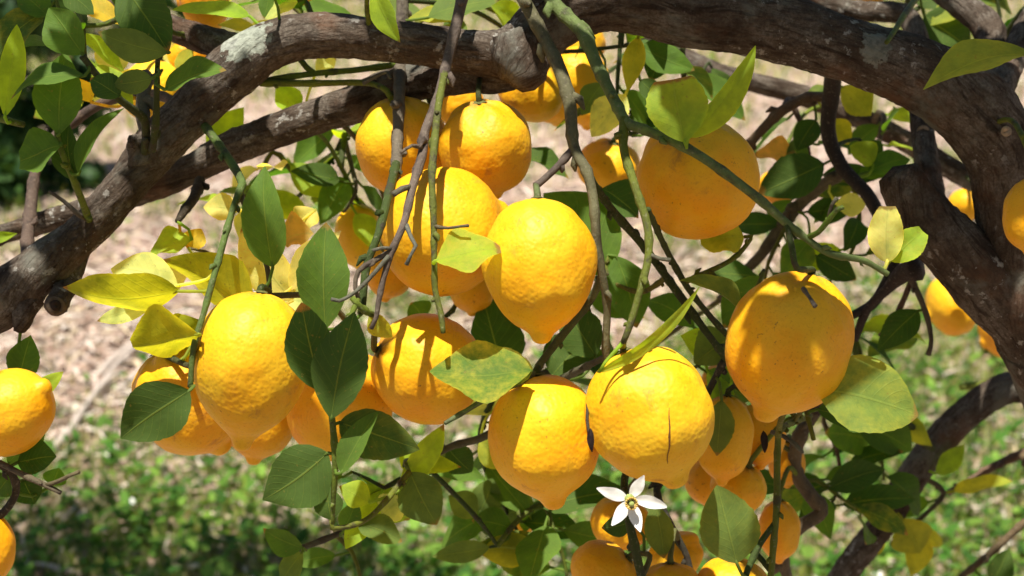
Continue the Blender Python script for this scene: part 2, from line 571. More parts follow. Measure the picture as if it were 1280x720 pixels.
def build_ground_cover():
    n = 80000
    p = sample_ground(n, grass_density)
    sc_ = np.clip(p[:, 1] / 5, 0.75, 2.0)
    lean = rand_unit_h(n) * rng.uniform(0.15, 1.1, (n, 1)) + np.array([0, 0, 1.0])
    lean /= np.linalg.norm(lean, axis=1)[:, None]
    side = rand_unit_h(n)
    L = rng.uniform(0.035, 0.13, n) * np.clip(sc_, 0.8, 1.3)
    W = rng.uniform(0.003, 0.0065, n) * sc_
    cols = palette(n, [(0.09, 0.18, 0.02), (0.15, 0.25, 0.03), (0.24, 0.31, 0.05), (0.06, 0.12, 0.02), (0.46, 0.41, 0.20), (0.31, 0.35, 0.07), (0.52, 0.43, 0.27)])
    o = scatter_mesh('grass', p - np.array([0, 0, 0.004]), lean, side, L, W, rng.uniform(-0.1, 0.15, n), cols, M_GRASS)
    tag(o, 'yellowish green grass blades growing through the mulch', 'grass', kind='stuff')
    n = 18000
    p = sample_ground(n, lambda x, y: grass_density(x, y) ** 1.4)
    p[:, 2] += rng.uniform(0.0, 0.07, n)
    d = rand_unit_h(n) + np.stack([np.zeros(n), np.zeros(n), rng.uniform(-0.2, 0.9, n)], 1)
    d /= np.linalg.norm(d, axis=1)[:, None]
    side = np.cross(d, np.array([0, 0, 1.0])); side /= np.linalg.norm(side, axis=1)[:, None]
    L = rng.uniform(0.018, 0.055, n); W = L * rng.uniform(0.35, 0.75, n)
    cols = palette(n, [(0.05, 0.13, 0.018), (0.09, 0.19, 0.028), (0.15, 0.26, 0.04), (0.035, 0.09, 0.015)])
    o = scatter_mesh('weeds', p, d, side, L, W, rng.uniform(0.0, 0.15, n), cols, M_GRASS)
    tag(o, 'low broad-leaved weeds among the grass', 'weeds', kind='stuff')
    n = 56000
    p = sample_ground(n, lambda x, y: 0.11 + 0.89 * max(0, 1 - 1.1 * grass_density(x, y)))
    p[:, 2] += rng.uniform(0.001, 0.028, n)
    d = rand_unit_h(n) + np.stack([np.zeros(n), np.zeros(n), rng.normal(0, 0.22, n)], 1)
    d /= np.linalg.norm(d, axis=1)[:, None]
    side = np.cross(d, np.array([0, 0, 1.0])) + rng.normal(0, 0.25, (n, 3)); side /= np.linalg.norm(side, axis=1)[:, None]
    L = rng.uniform(0.02, 0.11, n) * rng.uniform(0.5, 1.5, n); W = rng.uniform(0.003, 0.016, n)
    cols = palette(n, [(0.46, 0.34, 0.27), (0.55, 0.45, 0.37), (0.36, 0.24, 0.18), (0.60, 0.52, 0.44), (0.24, 0.15, 0.11), (0.50, 0.40, 0.26)])
    o = scatter_mesh('litter', p, d, side, L, W, rng.uniform(0, 0.08, n), cols, M_LITTER)
    tag(o, 'dry pinkish straw and leaf litter covering the orchard floor', 'litter', kind='stuff')
    # small white daisies / fallen petals in the grass
    n = 240
    p = sample_ground(n, lambda x, y: grass_density(x, y) ** 2 * (1.0 if y < 5.5 else 0.15))
    p[:, 2] += rng.uniform(0.03, 0.08, n)
    d = rand_unit_h(n) + np.array([0, -0.6, 0.5]); d /= np.linalg.norm(d, axis=1)[:, None]
    side = np.cross(d, np.array([0, 0, 1.0])); side /= np.linalg.norm(side, axis=1)[:, None]
    L = rng.uniform(0.010, 0.022, n)
    o = scatter_mesh('fallen_petals', p, d, side, L, L * 0.7, np.full(n, 0.05), palette(n, [(0.75, 0.73, 0.66), (0.7, 0.66, 0.5)], 0.1), M_LITTER)
    tag(o, 'scattered small white petals lying in the grass', 'petals', kind='stuff')


def build_canes():
    """pale dead canes lying on the mulch"""
    specs = [((52, 592), (172, 452), 10, 'pale weathered cane lying longest across the mulch and weeds'),
             ((128, 482), (196, 415), 9, 'short pale cane lying alongside the long weathered cane'),
             ((150, 500), (214, 436), 8, 'thin pale cane on the mulch behind the lemon with the rounded dark leaf'),
             ((438, 699), (520, 714), 7, 'pale broken stick lying in the sunny grass')]
    for k, (a, b, rp, lab) in enumerate(specs):
        pa, pb = on_ground(*a), on_ground(*b)
        da = proj(pa)[2]
        r = rp * 0.5 * da / FPX
        pts = []
        for i in range(6):
            t = i / 5
            p = pa.lerp(pb, t)
            p.z = ground_z(p.x, p.y) + r * 0.9 + 0.05 * (k < 3) * (0.4 + 0.4 * t)
            p += Vector((random.uniform(-1, 1), random.uniform(-1, 1), 0)) * 0.012
            pts.append((p, r * (1.1 - 0.35 * t)))
        org = pa.copy()
        org.z = ground_z(pa.x, pa.y)
        v, f, uv = tube_geo(catmull(pts, 0.03), 9, 0.002, k)
        e = bpy.data.objects.new('fallen_cane', None)
        col.objects.link(e)
        e.location = org
        tag(e, lab, 'cane', 'dead canes lying on the ground')
        link_mesh('cane_shaft', v, f, M_CANE, e, uv, origin=org)
        q, rr = pts[3]
        v, f, uv = tube_geo(catmull([(q, rr * 0.6), (q + Vector((0.03, 0.04, 0.02)), rr * 0.5), (q + Vector((0.05, 0.10, 0.025)), rr * 0.3)], 0.02), 6, 0, k)
        link_mesh('side_shoot', v, f, M_CANE, e, uv, origin=org)


# ------------------------------------------------------------------ lemon tree: wood
tree = bpy.data.objects.new('lemon_tree', None)
col.objects.link(tree)
tree.location = TREE
tag(tree, 'gnarled lemon tree with one thick arching limb, hanging twigs and glossy leaves', 'tree')

GREY, BROWN, GREEN, DKGREEN, DARK = (0.125, 0.105, 0.078), (0.125, 0.095, 0.055), (0.135, 0.165, 0.02), (0.045, 0.068, 0.015), (0.045, 0.034, 0.024)
WOOD_P, WOOD_O, WOOD_R = [], [], []
leaf_total = [0]


def reg(o, dense, every=1):
    for p, r in dense[::every]:
        WOOD_P.append((p.x, p.y, p.z)); WOOD_O.append(o); WOOD_R.append(r)


def nearest(p, only=None, bias=None):
    A = np.array(WOOD_P)
    d = np.linalg.norm(A - np.array(p), axis=1)
    if bias is not None:
        d = d + bias(A)
    if only is not None:
        mask = np.array([x in only for x in WOOD_O])
        d = np.where(mask, d, 1e9)
    i = int(np.argmin(d))
    return Vector(WOOD_P[i]), WOOD_O[i], float(np.linalg.norm(A[i] - np.array(p))), WOOD_R[i]


def px_pts(raw):
    return [(P(x, y, d), r * d / FPX) for x, y, d, r in raw]


def limb(name, pts, sides=40, rough=0.0025, lump=0.09, step=0.0045, label=None):
    dense = catmull(pts, step)
    v, f, uv = tube_geo(dense, sides, rough, random.random() * 20, lump)
    o = link_mesh(name, v, f, M_BARK, tree, uv, origin=TREE)
    if label:
        o['label'] = label
    reg(o, dense, max(1, int(0.012 / step)))
    return o


def twig(raw, c, name='twig', parent=None, nodes=0.032, sides=9, world=False, step=0.004, lump=0.12, connect=False):
    pts = raw if world else px_pts(raw)
    if connect:
        q, _, dd, rq = nearest(pts[0][0])
        if 0.004 < dd < 0.5:
            mid = q.lerp(pts[0][0], 0.5) + Vector((0, 0, 0.12 * dd))
            pts = [(q, pts[0][1] * 1.15), (mid, pts[0][1] * 1.08)] + pts
    dense = catmull(pts, step)
    v, f, uv = tube_geo(dense, sides, 0.00035 if pts[0][1] > 0.0015 else 0, random.random() * 20, lump, nodes)
    if nodes and len(dense) > 6:
        i, ph = 3, random.uniform(0, 6)
        while i < len(dense) - 2:
            p, rr = dense[i]
            t = (dense[i + 1][0] - dense[i - 1][0]).normalized()
            x = t.orthogonal().normalized()
            dv = x * math.cos(ph) + t.cross(x) * math.sin(ph)
            k = random.uniform(0.7, 1.5) * max(rr, 0.0012)
            b = [(p + dv * rr * 0.6, k * 0.75), (p + dv * (rr + k * 0.5) + t * k * 0.5, k * 0.6), (p + dv * (rr + k * 0.8) + t * k * random.uniform(0.8, 2.0), k * 0.15)]
            bv, bf, bu = tube_geo(b, 6)
            o0 = len(v)
            v += bv; uv += bu
            f += [tuple(q + o0 for q in ff) for ff in bf]
            i += max(2, int(random.uniform(0.8, 2.2) * nodes / step)); ph += 2.4
    o = link_mesh(name, v, f, M_TWIG, parent or tree, uv, origin=TREE)
    o.color = (*[k * random.uniform(0.85, 1.15) for k in c], 1)
    if parent is None:
        reg(o, dense)
    return o


def build_wood():
    # trunk that stands on the ground beyond the frame and swings up into the arching limb
    base = [(TREE + Vector((0.03, 0.02, -0.05)), 0.105), (TREE + Vector((0, 0, 0.12)), 0.082), (TREE + Vector((-0.02, -0.02, 0.45)), 0.068), (TREE + Vector((-0.10, -0.10, 0.82)), 0.058)]
    limb('trunk', base + px_pts([(1350, 470, 1.10, 78), (1308, 390, 1.06, 64), (1284, 320, 1.05, 54), (1268, 255, 1.04, 49), (1252, 190, 1.03, 48), (1208, 127, 1.02, 51),
          (1140, 88, 1.02, 45), (1040, 57, 1.02, 42), (940, 26, 1.02, 45), (860, 14, 1.02, 46), (787, -4, 1.02, 46), (735, -2, 1.02, 45), (690, 24, 1.02, 40), (648, 62, 1.02, 36),
          (600, 67, 1.02, 29), (533, 57, 1.02, 27), (470, 49, 1.02, 27), (400, 43, 1.02, 29), (340, 55, 1.02, 31), (292, 88, 1.02, 34), (240, 139, 1.02, 31), (188, 193, 1.02, 30),
          (150, 240, 1.01, 25), (108, 289, 1.01, 24), (50, 337, 1.0, 30), (0, 376, 1.0, 36), (-60, 402, 1.0, 38), (-160, 440, 1.0, 34)]), 64, 0.0022, 0.09, 0.0035,
         'thick grey-brown bark with lichen, arching across')
    L = {}
    L['stub'] = limb('limb', px_pts([(1302, 420, 1.07, 52), (1255, 375, 1.06, 46), (1205, 322, 1.05, 43), (1162, 280, 1.05, 39), (1138, 248, 1.05, 33), (1126, 228, 1.05, 29), (1120, 216, 1.05, 25)]), 44, 0.003, 0.2)
    L['two'] = limb('limb', px_pts([(668, 55, 1.03, 28), (630, 84, 1.035, 31), (575, 93, 1.05, 25), (500, 106, 1.07, 24), (447, 129, 1.08, 25), (400, 143, 1.09, 22), (300, 181, 1.10, 22), (217, 222, 1.11, 20),
          (110, 262, 1.12, 16), (54, 278, 1.13, 14.5), (0, 294, 1.14, 13), (-70, 312, 1.15, 12)]), 44, 0.0028)
    limb('limb', px_pts([(645, 52, 1.01, 40), (652, 80, 1.005, 36), (656, 98, 1.0, 27), (654, 110, 1.0, 17)]), 40, 0.005, 0.28)          # broken knob
    limb('limb', px_pts([(318, 70, 1.03, 24), (282, 58, 1.05, 20), (233, 42, 1.06, 18), (180, 22, 1.07, 15), (138, 4, 1.08, 12), (90, -25, 1.10, 11)]), 32, 0.003)
    limb('limb', px_pts([(110, 292, 1.03, 10), (90, 345, 1.02, 13), (77, 368, 0.99, 15), (70, 381, 0.975, 15)]), 24, 0.003, 0.15)   # sawn stub
    v, f, uv = tube_geo([(P(70, 381, 0.975), 15 * .975 / FPX), (P(69, 383, 0.970), 9 * .97 / FPX), (P(70, 381, 0.973), 0.003)], 20, 0.001)
    link_mesh('stub_end', v, f, M_STUB, tree, uv, origin=TREE)
    v, f, uv = tube_geo([(P(69.5, 381.5, 0.9722), 0.0042), (P(69.5, 381.5, 0.9692), 0.0036), (P(69.5, 381.5, 0.9694), 0.001)], 14, 0.0008)
    link_mesh('stub_hollow', v, f, M_HOLLOW, tree, uv, origin=TREE)
    limb('limb', px_pts([(35, 372, 1.0, 22), (28, 398, 0.99, 15), (25, 414, 0.99, 9)]), 20, 0.004, 0.3)
    limb('limb', px_pts([(180, 200, 1.0, 20), (172, 180, 0.995, 15), (168, 176, 0.985, 10)]), 24, 0.004, 0.3)   # knot
    # limbs behind
    limb('limb', px_pts([(1300, 262, 1.35, 15), (1213, 224, 1.36, 14), (1127, 174, 1.38, 14), (1073, 147, 1.38, 13), (990, 115, 1.4, 13), (935, 102, 1.4, 13), (880, 83, 1.42, 12), (820, 50, 1.45, 11), (760, 10, 1.48, 10), (700, -30, 1.5, 9)]), 28, 0.002)
    limb('limb', px_pts([(1175, 292, 1.10, 18), (1163, 232, 1.13, 17), (1155, 175, 1.16, 15), (1150, 120, 1.2, 15), (1148, 60, 1.22, 15), (1132, 20, 1.24, 14), (1085, 14, 1.25, 13), (1040, 6, 1.27, 11), (990, -20, 1.3, 10)]), 28, 0.0025)
    limb('limb', px_pts([(1236, 150, 1.08, 22), (1232, 80, 1.16, 20), (1237, 38, 1.2, 20), (1205, 8, 1.22, 18), (1170, -18, 1.24, 17), (1120, -60, 1.27, 15)]), 28, 0.0025)
    limb('limb', px_pts([(1245, 120, 1.10, 20), (1280, 42, 1.18, 17), (1320, -20, 1.22, 16), (1380, -120, 1.3, 14)]), 24, 0.0025)
    limb('limb', [(TREE + Vector((-0.02, -0.02, 0.45)), 0.04)] + px_pts([(1440, 560, 1.3, 30), (1340, 492, 1.36, 22), (1280, 484, 1.38, 20), (1250, 488, 1.38, 20), (1207, 518, 1.38, 20), (1164, 562, 1.38, 20), (1131, 612, 1.38, 19), (1095, 666, 1.38, 18), (1052, 722, 1.38, 17), (1015, 790, 1.40, 14), (1000, 850, 1.42, 9), (1002, 900, 1.44, 4)]), 28, 0.002)
    # dark inner branches
    twig([(1042, 70, 1.12, 11), (1040, 110, 1.16, 11), (1035, 165, 1.18, 10), (1052, 208, 1.18, 9.5), (1085, 245, 1.17, 9), (1108, 290, 1.16, 8), (1120, 320, 1.14, 7), (1095, 375, 1.13, 6.5), (1060, 398, 1.12, 5), (1040, 420, 1.12, 4)], DARK, nodes=0)
    twig([(1146, 335, 1.09, 17), (1128, 342, 1.1, 12), (1108, 362, 1.11, 7), (1085, 385, 1.12, 5.5), (1068, 425, 1.13, 5)], DARK, nodes=0)
    twig([(1036, 122, 1.18, 7), (1010, 122, 1.19, 7), (978, 138, 1.2, 7), (955, 160, 1.21, 6), (933, 184, 1.22, 5.5), (905, 210, 1.24, 4)], BROWN)
    twig([(1055, 215, 1.18, 7), (1010, 245, 1.22, 8), (975, 285, 1.24, 8), (950, 320, 1.25, 7), (925, 345, 1.26, 6), (900, 375, 1.27, 5)], BROWN)
    twig([(1018, 515, 1.16, 9), (1000, 545, 1.16, 9), (993, 585, 1.17, 9), (1012, 618, 1.17, 9.5), (1027, 640, 1.17, 9), (995, 662, 1.17, 9), (978, 690, 1.17, 8), (985, 725, 1.18, 7)], BROWN)
    twig([(1040, 425, 1.12, 6), (1035, 470, 1.14, 7), (1018, 515, 1.16, 9)], DARK)
    twig([(1138, 345, 1.12, 4), (1157, 390, 1.13, 3.5), (1164, 425, 1.13, 3), (1160, 444, 1.13, 3)], BROWN)
    twig([(1142, 345, 1.14, 4), (1120, 395, 1.15, 3.5), (1100, 420, 1.16, 3)], BROWN)
    twig([(1165, 560, 1.36, 5), (1140, 535, 1.3, 5), (1122, 520, 1.27, 4)], DKGREEN)
    twig([(48, 344, 1.04, 8), (34, 322, 1.06, 8), (38, 262, 1.10, 8), (46, 208, 1.12, 7), (66, 175, 1.12, 7), (92, 152, 1.12, 7), (133, 127, 1.11, 6.5), (187, 117, 1.09, 6), (225, 130, 1.06, 6)], BROWN)
    # hanging twigs in front of the limb
    twig([(498, -60, 1.09, 8), (503, 0, 1.085, 8), (500, 70, 1.07, 8), (499, 123, 1.02, 7.5), (497, 173, 1.0, 7), (495, 215, 0.97, 7), (494, 236, 0.96, 6.5)], GREY, nodes=0.026)
    twig([(495, 205, 0.972, 6), (484, 250, 0.93, 5.5), (473, 292, 0.91, 5.5), (459, 330, 0.905, 5.5), (454, 365, 0.90, 5.5), (452, 392, 0.90, 5)], DKGREEN)
    B = twig([(585, -50, 1.0, 8), (577, 0, 0.99, 7.5), (560, 73, 0.975, 7), (547, 123, 0.955, 6.5), (531, 165, 0.94, 6), (528, 192, 0.93, 6), (516, 232, 0.91, 5.5), (505, 278, 0.895, 5), (489, 316, 0.89, 4.6), (480, 346, 0.89, 4), (474, 372, 0.89, 3.4), (470, 397, 0.89, 3), (464, 411, 0.89, 3)], GREY, nodes=0.03)
    twig([(489, 314, 0.89, 3.6), (466, 327, 0.888, 3.4), (448, 339, 0.886, 3.2), (444, 360, 0.885, 3), (448, 374, 0.885, 2.8)], GREY)
    twig([(486, 320, 0.888, 3), (460, 350, 0.884, 2.6), (440, 368, 0.882, 2.4), (424, 376, 0.88, 2.4), (414, 374, 0.88, 2.6)], GREY)
    twig([(508, 281, 0.895, 3), (514, 297, 0.885, 2.6), (520, 307, 0.88, 2.6), (514, 318, 0.88, 2.2), (508, 331, 0.88, 2.6)], GREY)
    twig([(514, 233, 0.91, 4), (503, 236, 0.9, 3.6), (492, 243, 0.895, 4)], GREY)
    twig([(528, 185, 0.93, 3), (515, 182, 0.92, 2.2), (501, 191, 0.915, 2)], GREY)
    twig([(491, 311, 0.89, 3), (478, 310, 0.885, 2.4), (466, 313, 0.885, 2.4)], GREY)
    twig([(557, 85, 0.972, 5), (550, 120, 0.95, 5), (546, 150, 0.93, 5), (542, 190, 0.91, 4.8), (540, 225, 0.90, 4.6), (542, 275, 0.893, 4.4), (543, 330, 0.89, 4.2), (544, 362, 0.89, 4), (551, 392, 0.888, 4), (554, 416, 0.886, 3.4)], GREEN, nodes=0.024)
    twig([(543, 283, 0.892, 3), (560, 285, 0.885, 2), (574, 283, 0.88, 2), (586, 282, 0.88, 2.4)], BROWN)
    twig([(630, -50, 1.0, 10), (655, 0, 0.985, 9), (680, 47, 0.975, 9), (700, 87, 0.96, 8.5), (712, 130, 0.95, 8), (717, 182, 0.94, 7.5), (733, 213, 0.93, 7), (741, 245, 0.925, 6.5), (744, 275, 0.92, 6), (747, 312, 0.92, 5.6), (755, 357, 0.925, 5.4), (759, 386, 0.93, 5), (757, 437, 0.935, 4.5), (762, 465, 0.94, 3)], (0.115, 0.105, 0.065), nodes=0.03)
    twig([(717, 185, 0.94, 5), (700, 205, 0.935, 4.6), (680, 224, 0.93, 4.4), (670, 232, 0.925, 4.6)], GREY)
    twig([(737, 222, 0.93, 5), (765, 262, 0.97, 5), (804, 307, 1.0, 5.2), (844, 361, 1.02, 5.4), (880, 411, 1.03, 5), (909, 451, 1.04, 4.6), (925, 485, 1.05, 4)], DKGREEN)
    twig([(660, -60, 1.0, 10), (690, 0, 0.98, 9), (727, 40, 0.96, 8.6), (747, 83, 0.945, 8), (767, 123, 0.93, 7.6), (783, 153, 0.915, 7.4), (800, 160, 0.908, 6.4), (867, 190, 0.89, 6.2), (940, 242, 0.885, 5.8), (983, 279, 0.885, 5.6), (1010, 300, 0.885, 5), (1037, 317, 0.885, 4.8), (1077, 325, 0.885, 4.2), (1095, 334, 0.885, 3.8), (1110, 343, 0.885, 3.6)], (0.15, 0.155, 0.05), nodes=0.03)
    twig([(780, 148, 0.916, 6), (780, 187, 0.905, 5.6), (793, 230, 0.89, 5.4), (809, 281, 0.88, 5.2), (811, 317, 0.875, 5), (804, 350, 0.87, 4.8), (797, 374, 0.868, 4.6), (788, 405, 0.866, 4.4), (780, 426, 0.866, 4)], GREEN, nodes=0.026)
    twig([(810, 317, 0.876, 3), (824, 323, 0.87, 2.2), (838, 325, 0.868, 2.6)], GREY)
    twig([(1010, 297, 0.885, 4), (1022, 291, 0.88, 3.6), (1034, 277, 0.875, 3.4), (1046, 262, 0.87, 3.4), (1054, 259, 0.87, 3)], GREEN)
    twig([(1036, 273, 0.875, 3), (1040, 256, 0.87, 2.4), (1046, 247, 0.868, 2.6)], GREY)
    twig([(1004, 361, 0.872, 3), (1012, 372, 0.855, 2.2), (1019, 383, 0.85, 3.2)], GREY)
    twig([(810, 262, 0.885, 4), (832, 310, 0.97, 4), (858, 357, 1.0, 4.2), (885, 392, 1.02, 4), (909, 419, 1.03, 4)], DKGREEN)
    twig([(752, 345, 0.925, 5), (738, 375, 0.955, 5), (703, 419, 0.955, 5), (680, 448, 0.945, 4.8), (664, 470, 0.93, 4.4), (630, 487, 0.905, 4), (600, 503, 0.90, 3.6), (575, 518, 0.895, 3), (556, 529, 0.89, 2.6)], (0.13, 0.14, 0.06), nodes=0.026)
    twig([(760, 445, 0.94, 4), (725, 462, 1.0, 5), (695, 478, 1.04, 5.4), (655, 500, 1.06, 5), (630, 530, 1.07, 5), (600, 548, 1.07, 5), (560, 560, 1.07, 4.4), (510, 592, 1.07, 4), (473, 643, 1.06, 4.4), (426, 666, 1.05, 4.2), (372, 687, 1.04, 4)], BROWN)
    twig([(735, 505, 0.9, 2.2), (734, 525, 0.89, 2), (737, 545, 0.885, 2)], DARK)
    # left side
    twig([(246, 146, 1.03, 6), (264, 168, 1.0, 5.5), (290, 205, 0.97, 5.4), (303, 230, 0.955, 5.8), (299, 240, 0.95, 4.6), (289, 268, 0.94, 4.4), (267, 346, 0.915, 4.2), (253, 397, 0.905, 4), (245, 422, 0.90, 4), (240, 450, 0.90, 3.8), (238, 484, 0.90, 3.4)], (0.115, 0.135, 0.03), nodes=0.028)
    twig([(246, 420, 0.9, 3.6), (241, 445, 0.905, 3.2), (240, 455, 0.91, 3)], BROWN)
    twig([(300, 240, 0.952, 4), (318, 290, 0.955, 3.6), (334, 335, 0.955, 3.4), (337, 370, 0.95, 3.6)], BROWN)
    twig([(250, 226, 1.08, 7), (243, 246, 1.05, 7), (230, 264, 1.03, 6), (222, 277, 1.02, 4)], DARK)
    twig([(112, 276, 1.0, 3.6), (98, 268, 0.985, 3), (80, 252, 0.98, 2.4), (61, 239, 0.975, 2)], GREY)
    twig([(182, 190, 0.99, 6), (181, 152, 0.97, 5.4), (165, 136, 0.955, 5.4), (143, 119, 0.94, 5), (122, 95, 0.93, 4.6), (103, 70, 0.92, 4)], DKGREEN)
    twig([(190, 188, 0.985, 5), (195, 152, 0.965, 4.4), (196, 110, 0.95, 4), (198, 70, 0.94, 3.4), (205, 40, 0.94, 3)], DKGREEN)
    twig([(112, 276, 1.0, 5), (105, 258, 0.975, 4.6), (95, 232, 0.955, 4.4), (84, 206, 0.945, 4.2), (73, 178, 0.94, 3.6), (70, 150, 0.94, 3)], GREEN)
    twig([(-40, 140, 0.98, 6), (0, 148, 0.96, 5), (14, 152, 0.955, 4.6), (30, 156, 0.96, 4)], GREEN)
    twig([(170, 120, 1.05, 5), (182, 95, 1.05, 9), (178, 140, 1.03, 9), (186, 175, 1.02, 9)], GREY)
    twig([(495, 78, 1.06, 4.4), (487, 82, 1.055, 4), (440, 88, 1.05, 4), (393, 92, 1.045, 4.2), (350, 98, 1.04, 4.4), (320, 104, 1.04, 4.4)], GREEN)
    twig([(325, 104, 1.035, 4.6), (393, 104, 1.04, 4.2), (440, 103, 1.045, 4), (460, 104, 1.04, 4), (472, 107, 1.035, 3.6), (484, 114, 1.03, 3.6), (491, 128, 1.035, 3.6)], GREEN)
    twig([(393, 92, 1.045, 4), (383, 84, 1.045, 4), (375, 74, 1.045, 4)], GREEN)
    twig([(455, 104, 1.04, 3), (468, 96, 1.03, 2.4), (484, 90, 1.025, 2), (488, 98, 1.02, 2)], GREY)
    # shoot with the paired leaves, continuing below
    twig([(470, 395, 0.90, 4), (455, 388, 0.885, 4), (440, 372, 0.882, 4)], GREEN)
    twig([(448, 374, 0.885, 3.5), (432, 410, 0.875, 3.4), (416, 450, 0.868, 3.4), (411, 490, 0.865, 3.6), (416, 530, 0.866, 4.2), (419, 586, 0.87, 4.2), (417, 620, 0.875, 3.4), (416, 655, 0.88, 2.6)], GREEN, nodes=0.03)
    # lower left sprig
    twig([(-150, 440, 1.0, 7), (-125, 495, 0.985, 6.5), (-95, 535, 0.97, 6), (-60, 560, 0.96, 5)], BROWN)
    twig([(-60, 560, 0.96, 5), (-20, 572, 0.955, 4.6), (0, 579, 0.95, 4.2), (36, 597, 0.945, 3.8), (58, 607, 0.94, 3.4), (76, 616, 0.938, 3)], BROWN)
    twig([(58, 606, 0.94, 3), (72, 602, 0.935, 2.8), (86, 595, 0.93, 2.6), (99, 590, 0.928, 2.8)], BROWN)
    twig([(-10, 575, 0.952, 5), (14, 592, 0.96, 5), (20, 615, 0.97, 5), (5, 640, 0.97, 5), (-20, 655, 0.97, 5)], DARK)
    # lower right
    twig([(1012, 520, 1.14, 4), (978, 535, 0.99, 4), (972, 560, 0.98, 4.4), (971, 633, 0.975, 4.4), (966, 690, 0.975, 4.4), (962, 740, 0.98, 4.4)], GREEN, nodes=0.03)
    twig([(968, 655, 0.976, 4), (950, 680, 0.97, 4.2), (935, 712, 0.965, 4.4), (925, 740, 0.96, 4.4)], DKGREEN)
    twig([(965, 540, 1.0, 3), (985, 548, 0.985, 2.6), (1000, 562, 0.98, 2.6), (1004, 566, 0.98, 2)], GREY)
    twig([(990, 530, 1.05, 3), (1005, 512, 1.0, 3.2), (1012, 530, 0.985, 3.2), (1017, 550, 0.98, 3)], GREEN)
    twig([(800, 560, 1.0, 5), (781, 597, 0.965, 5), (786, 648, 0.955, 5.4), (795, 690, 0.955, 5.6), (806, 740, 0.96, 6)], DKGREEN)
    twig([(905, 451, 1.04, 4.5), (860, 540, 1.08, 5), (828, 600, 1.06, 4.6), (822, 619, 1.05, 4.4), (844, 666, 1.04, 4.2), (860, 700, 1.04, 4), (864, 735, 1.04, 4)], DARK)
    twig([(1320, 550, 1.45, 6), (1280, 566, 1.45, 5.4), (1240, 584, 1.45, 5), (1205, 605, 1.45, 4.4), (1185, 616, 1.45, 4)], BROWN, connect=True)
    twig([(1320, 625, 1.4, 5), (1278, 655, 1.4, 4.8), (1240, 690, 1.4, 4.4), (1200, 722, 1.4, 4)], BROWN, connect=True)
    twig([(1290, 450, 1.5, 5), (1270, 466, 1.5, 4.6), (1235, 478, 1.5, 4), (1200, 484, 1.5, 4)], GREEN, connect=True)
    twig([(1152, -10, 1.15, 4), (1135, 12, 1.06, 4), (1116, 42, 1.0, 3.6), (1108, 53, 0.985, 3)], GREEN, nodes=0)
    # pruning scars
    for x, y, d, rp in ((1258, 164, 0.985, 7), (1154, 164, 1.155, 8)):
        v, f, uv = tube_geo([(P(x, y, d + 0.012), rp * d / FPX), (P(x, y, d), rp * d / FPX * 0.95), (P(x, y, d + 0.001), 0.001)], 14, 0.0008)
        link_mesh('pruning_scar', v, f, M_CUT, tree, uv, origin=TREE)


# ------------------------------------------------------------------ leaves
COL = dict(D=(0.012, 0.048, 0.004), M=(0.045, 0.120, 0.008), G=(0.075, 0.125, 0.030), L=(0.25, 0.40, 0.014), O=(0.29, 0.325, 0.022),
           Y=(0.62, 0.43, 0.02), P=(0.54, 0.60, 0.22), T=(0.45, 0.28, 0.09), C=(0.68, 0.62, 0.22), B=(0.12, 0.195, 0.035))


def leaf_geo(base, tip, width, nrm, bend, fold, seed, nu=14, m=3, cut=1.0, wav=0.10, sbend=0.0, serr=0.02):
    ax = tip - base
    Ln = ax.length
    a = ax / Ln
    n = (nrm - a * nrm.dot(a)).normalized()
    b = a.cross(n)
    verts, uvs, faces = [], [], []
    rr = random.Random(seed)
    ph = rr.uniform(0, 6)
    cf, sf = math.cos(R(fold)), math.sin(R(fold))
    pe, qe = rr.uniform(0.76, 0.98), rr.uniform(0.76, 1.0)
    curl = rr.uniform(-0.16, 0.10)
    asym = rr.uniform(-0.07, 0.07)
    sbend = sbend + rr.uniform(-0.035, 0.035)
    droop = rr.uniform(-0.10, 0.04)
    for i in range(nu + 1):
        u = i / nu
        uu = u * cut
        c = base + a * (Ln * u) + n * (bend * Ln * 4 * (u - u * u) + droop * Ln * u ** 3) + b * (sbend * Ln * math.sin(math.pi * u))
        w = math.sin(math.pi * uu ** pe) ** qe if 0 < uu < 1 else 0.0
        w = max(w, 0.02) * width * 0.5
        for j in range(-m, m + 1):
            s = j / m
            jt = (1 + (rr.uniform(-serr, serr) + 0.014 * math.sin(u * 62) if abs(j) == m else 0)) * (1 + asym * (1 if s > 0 else -1))
            lift = abs(s) * w * sf + curl * w * abs(s) ** 3 + 0.05 * w * math.sin(u * 5 + ph * 2) + n.length * wav * w * (s * s) * math.sin(u * 9 + ph + (1.7 if s > 0 else 0))
            verts.append(c + b * (w * s * cf * jt) + n * lift)
            uvs.append((u, 0.5 + 0.5 * s))
    k = 2 * m + 1
    for i in range(nu):
        for j in range(2 * m):
            faces.append((i * k + j, i * k + j + 1, (i + 1) * k + j + 1, (i + 1) * k + j)[::-1])
    return verts, faces, uvs


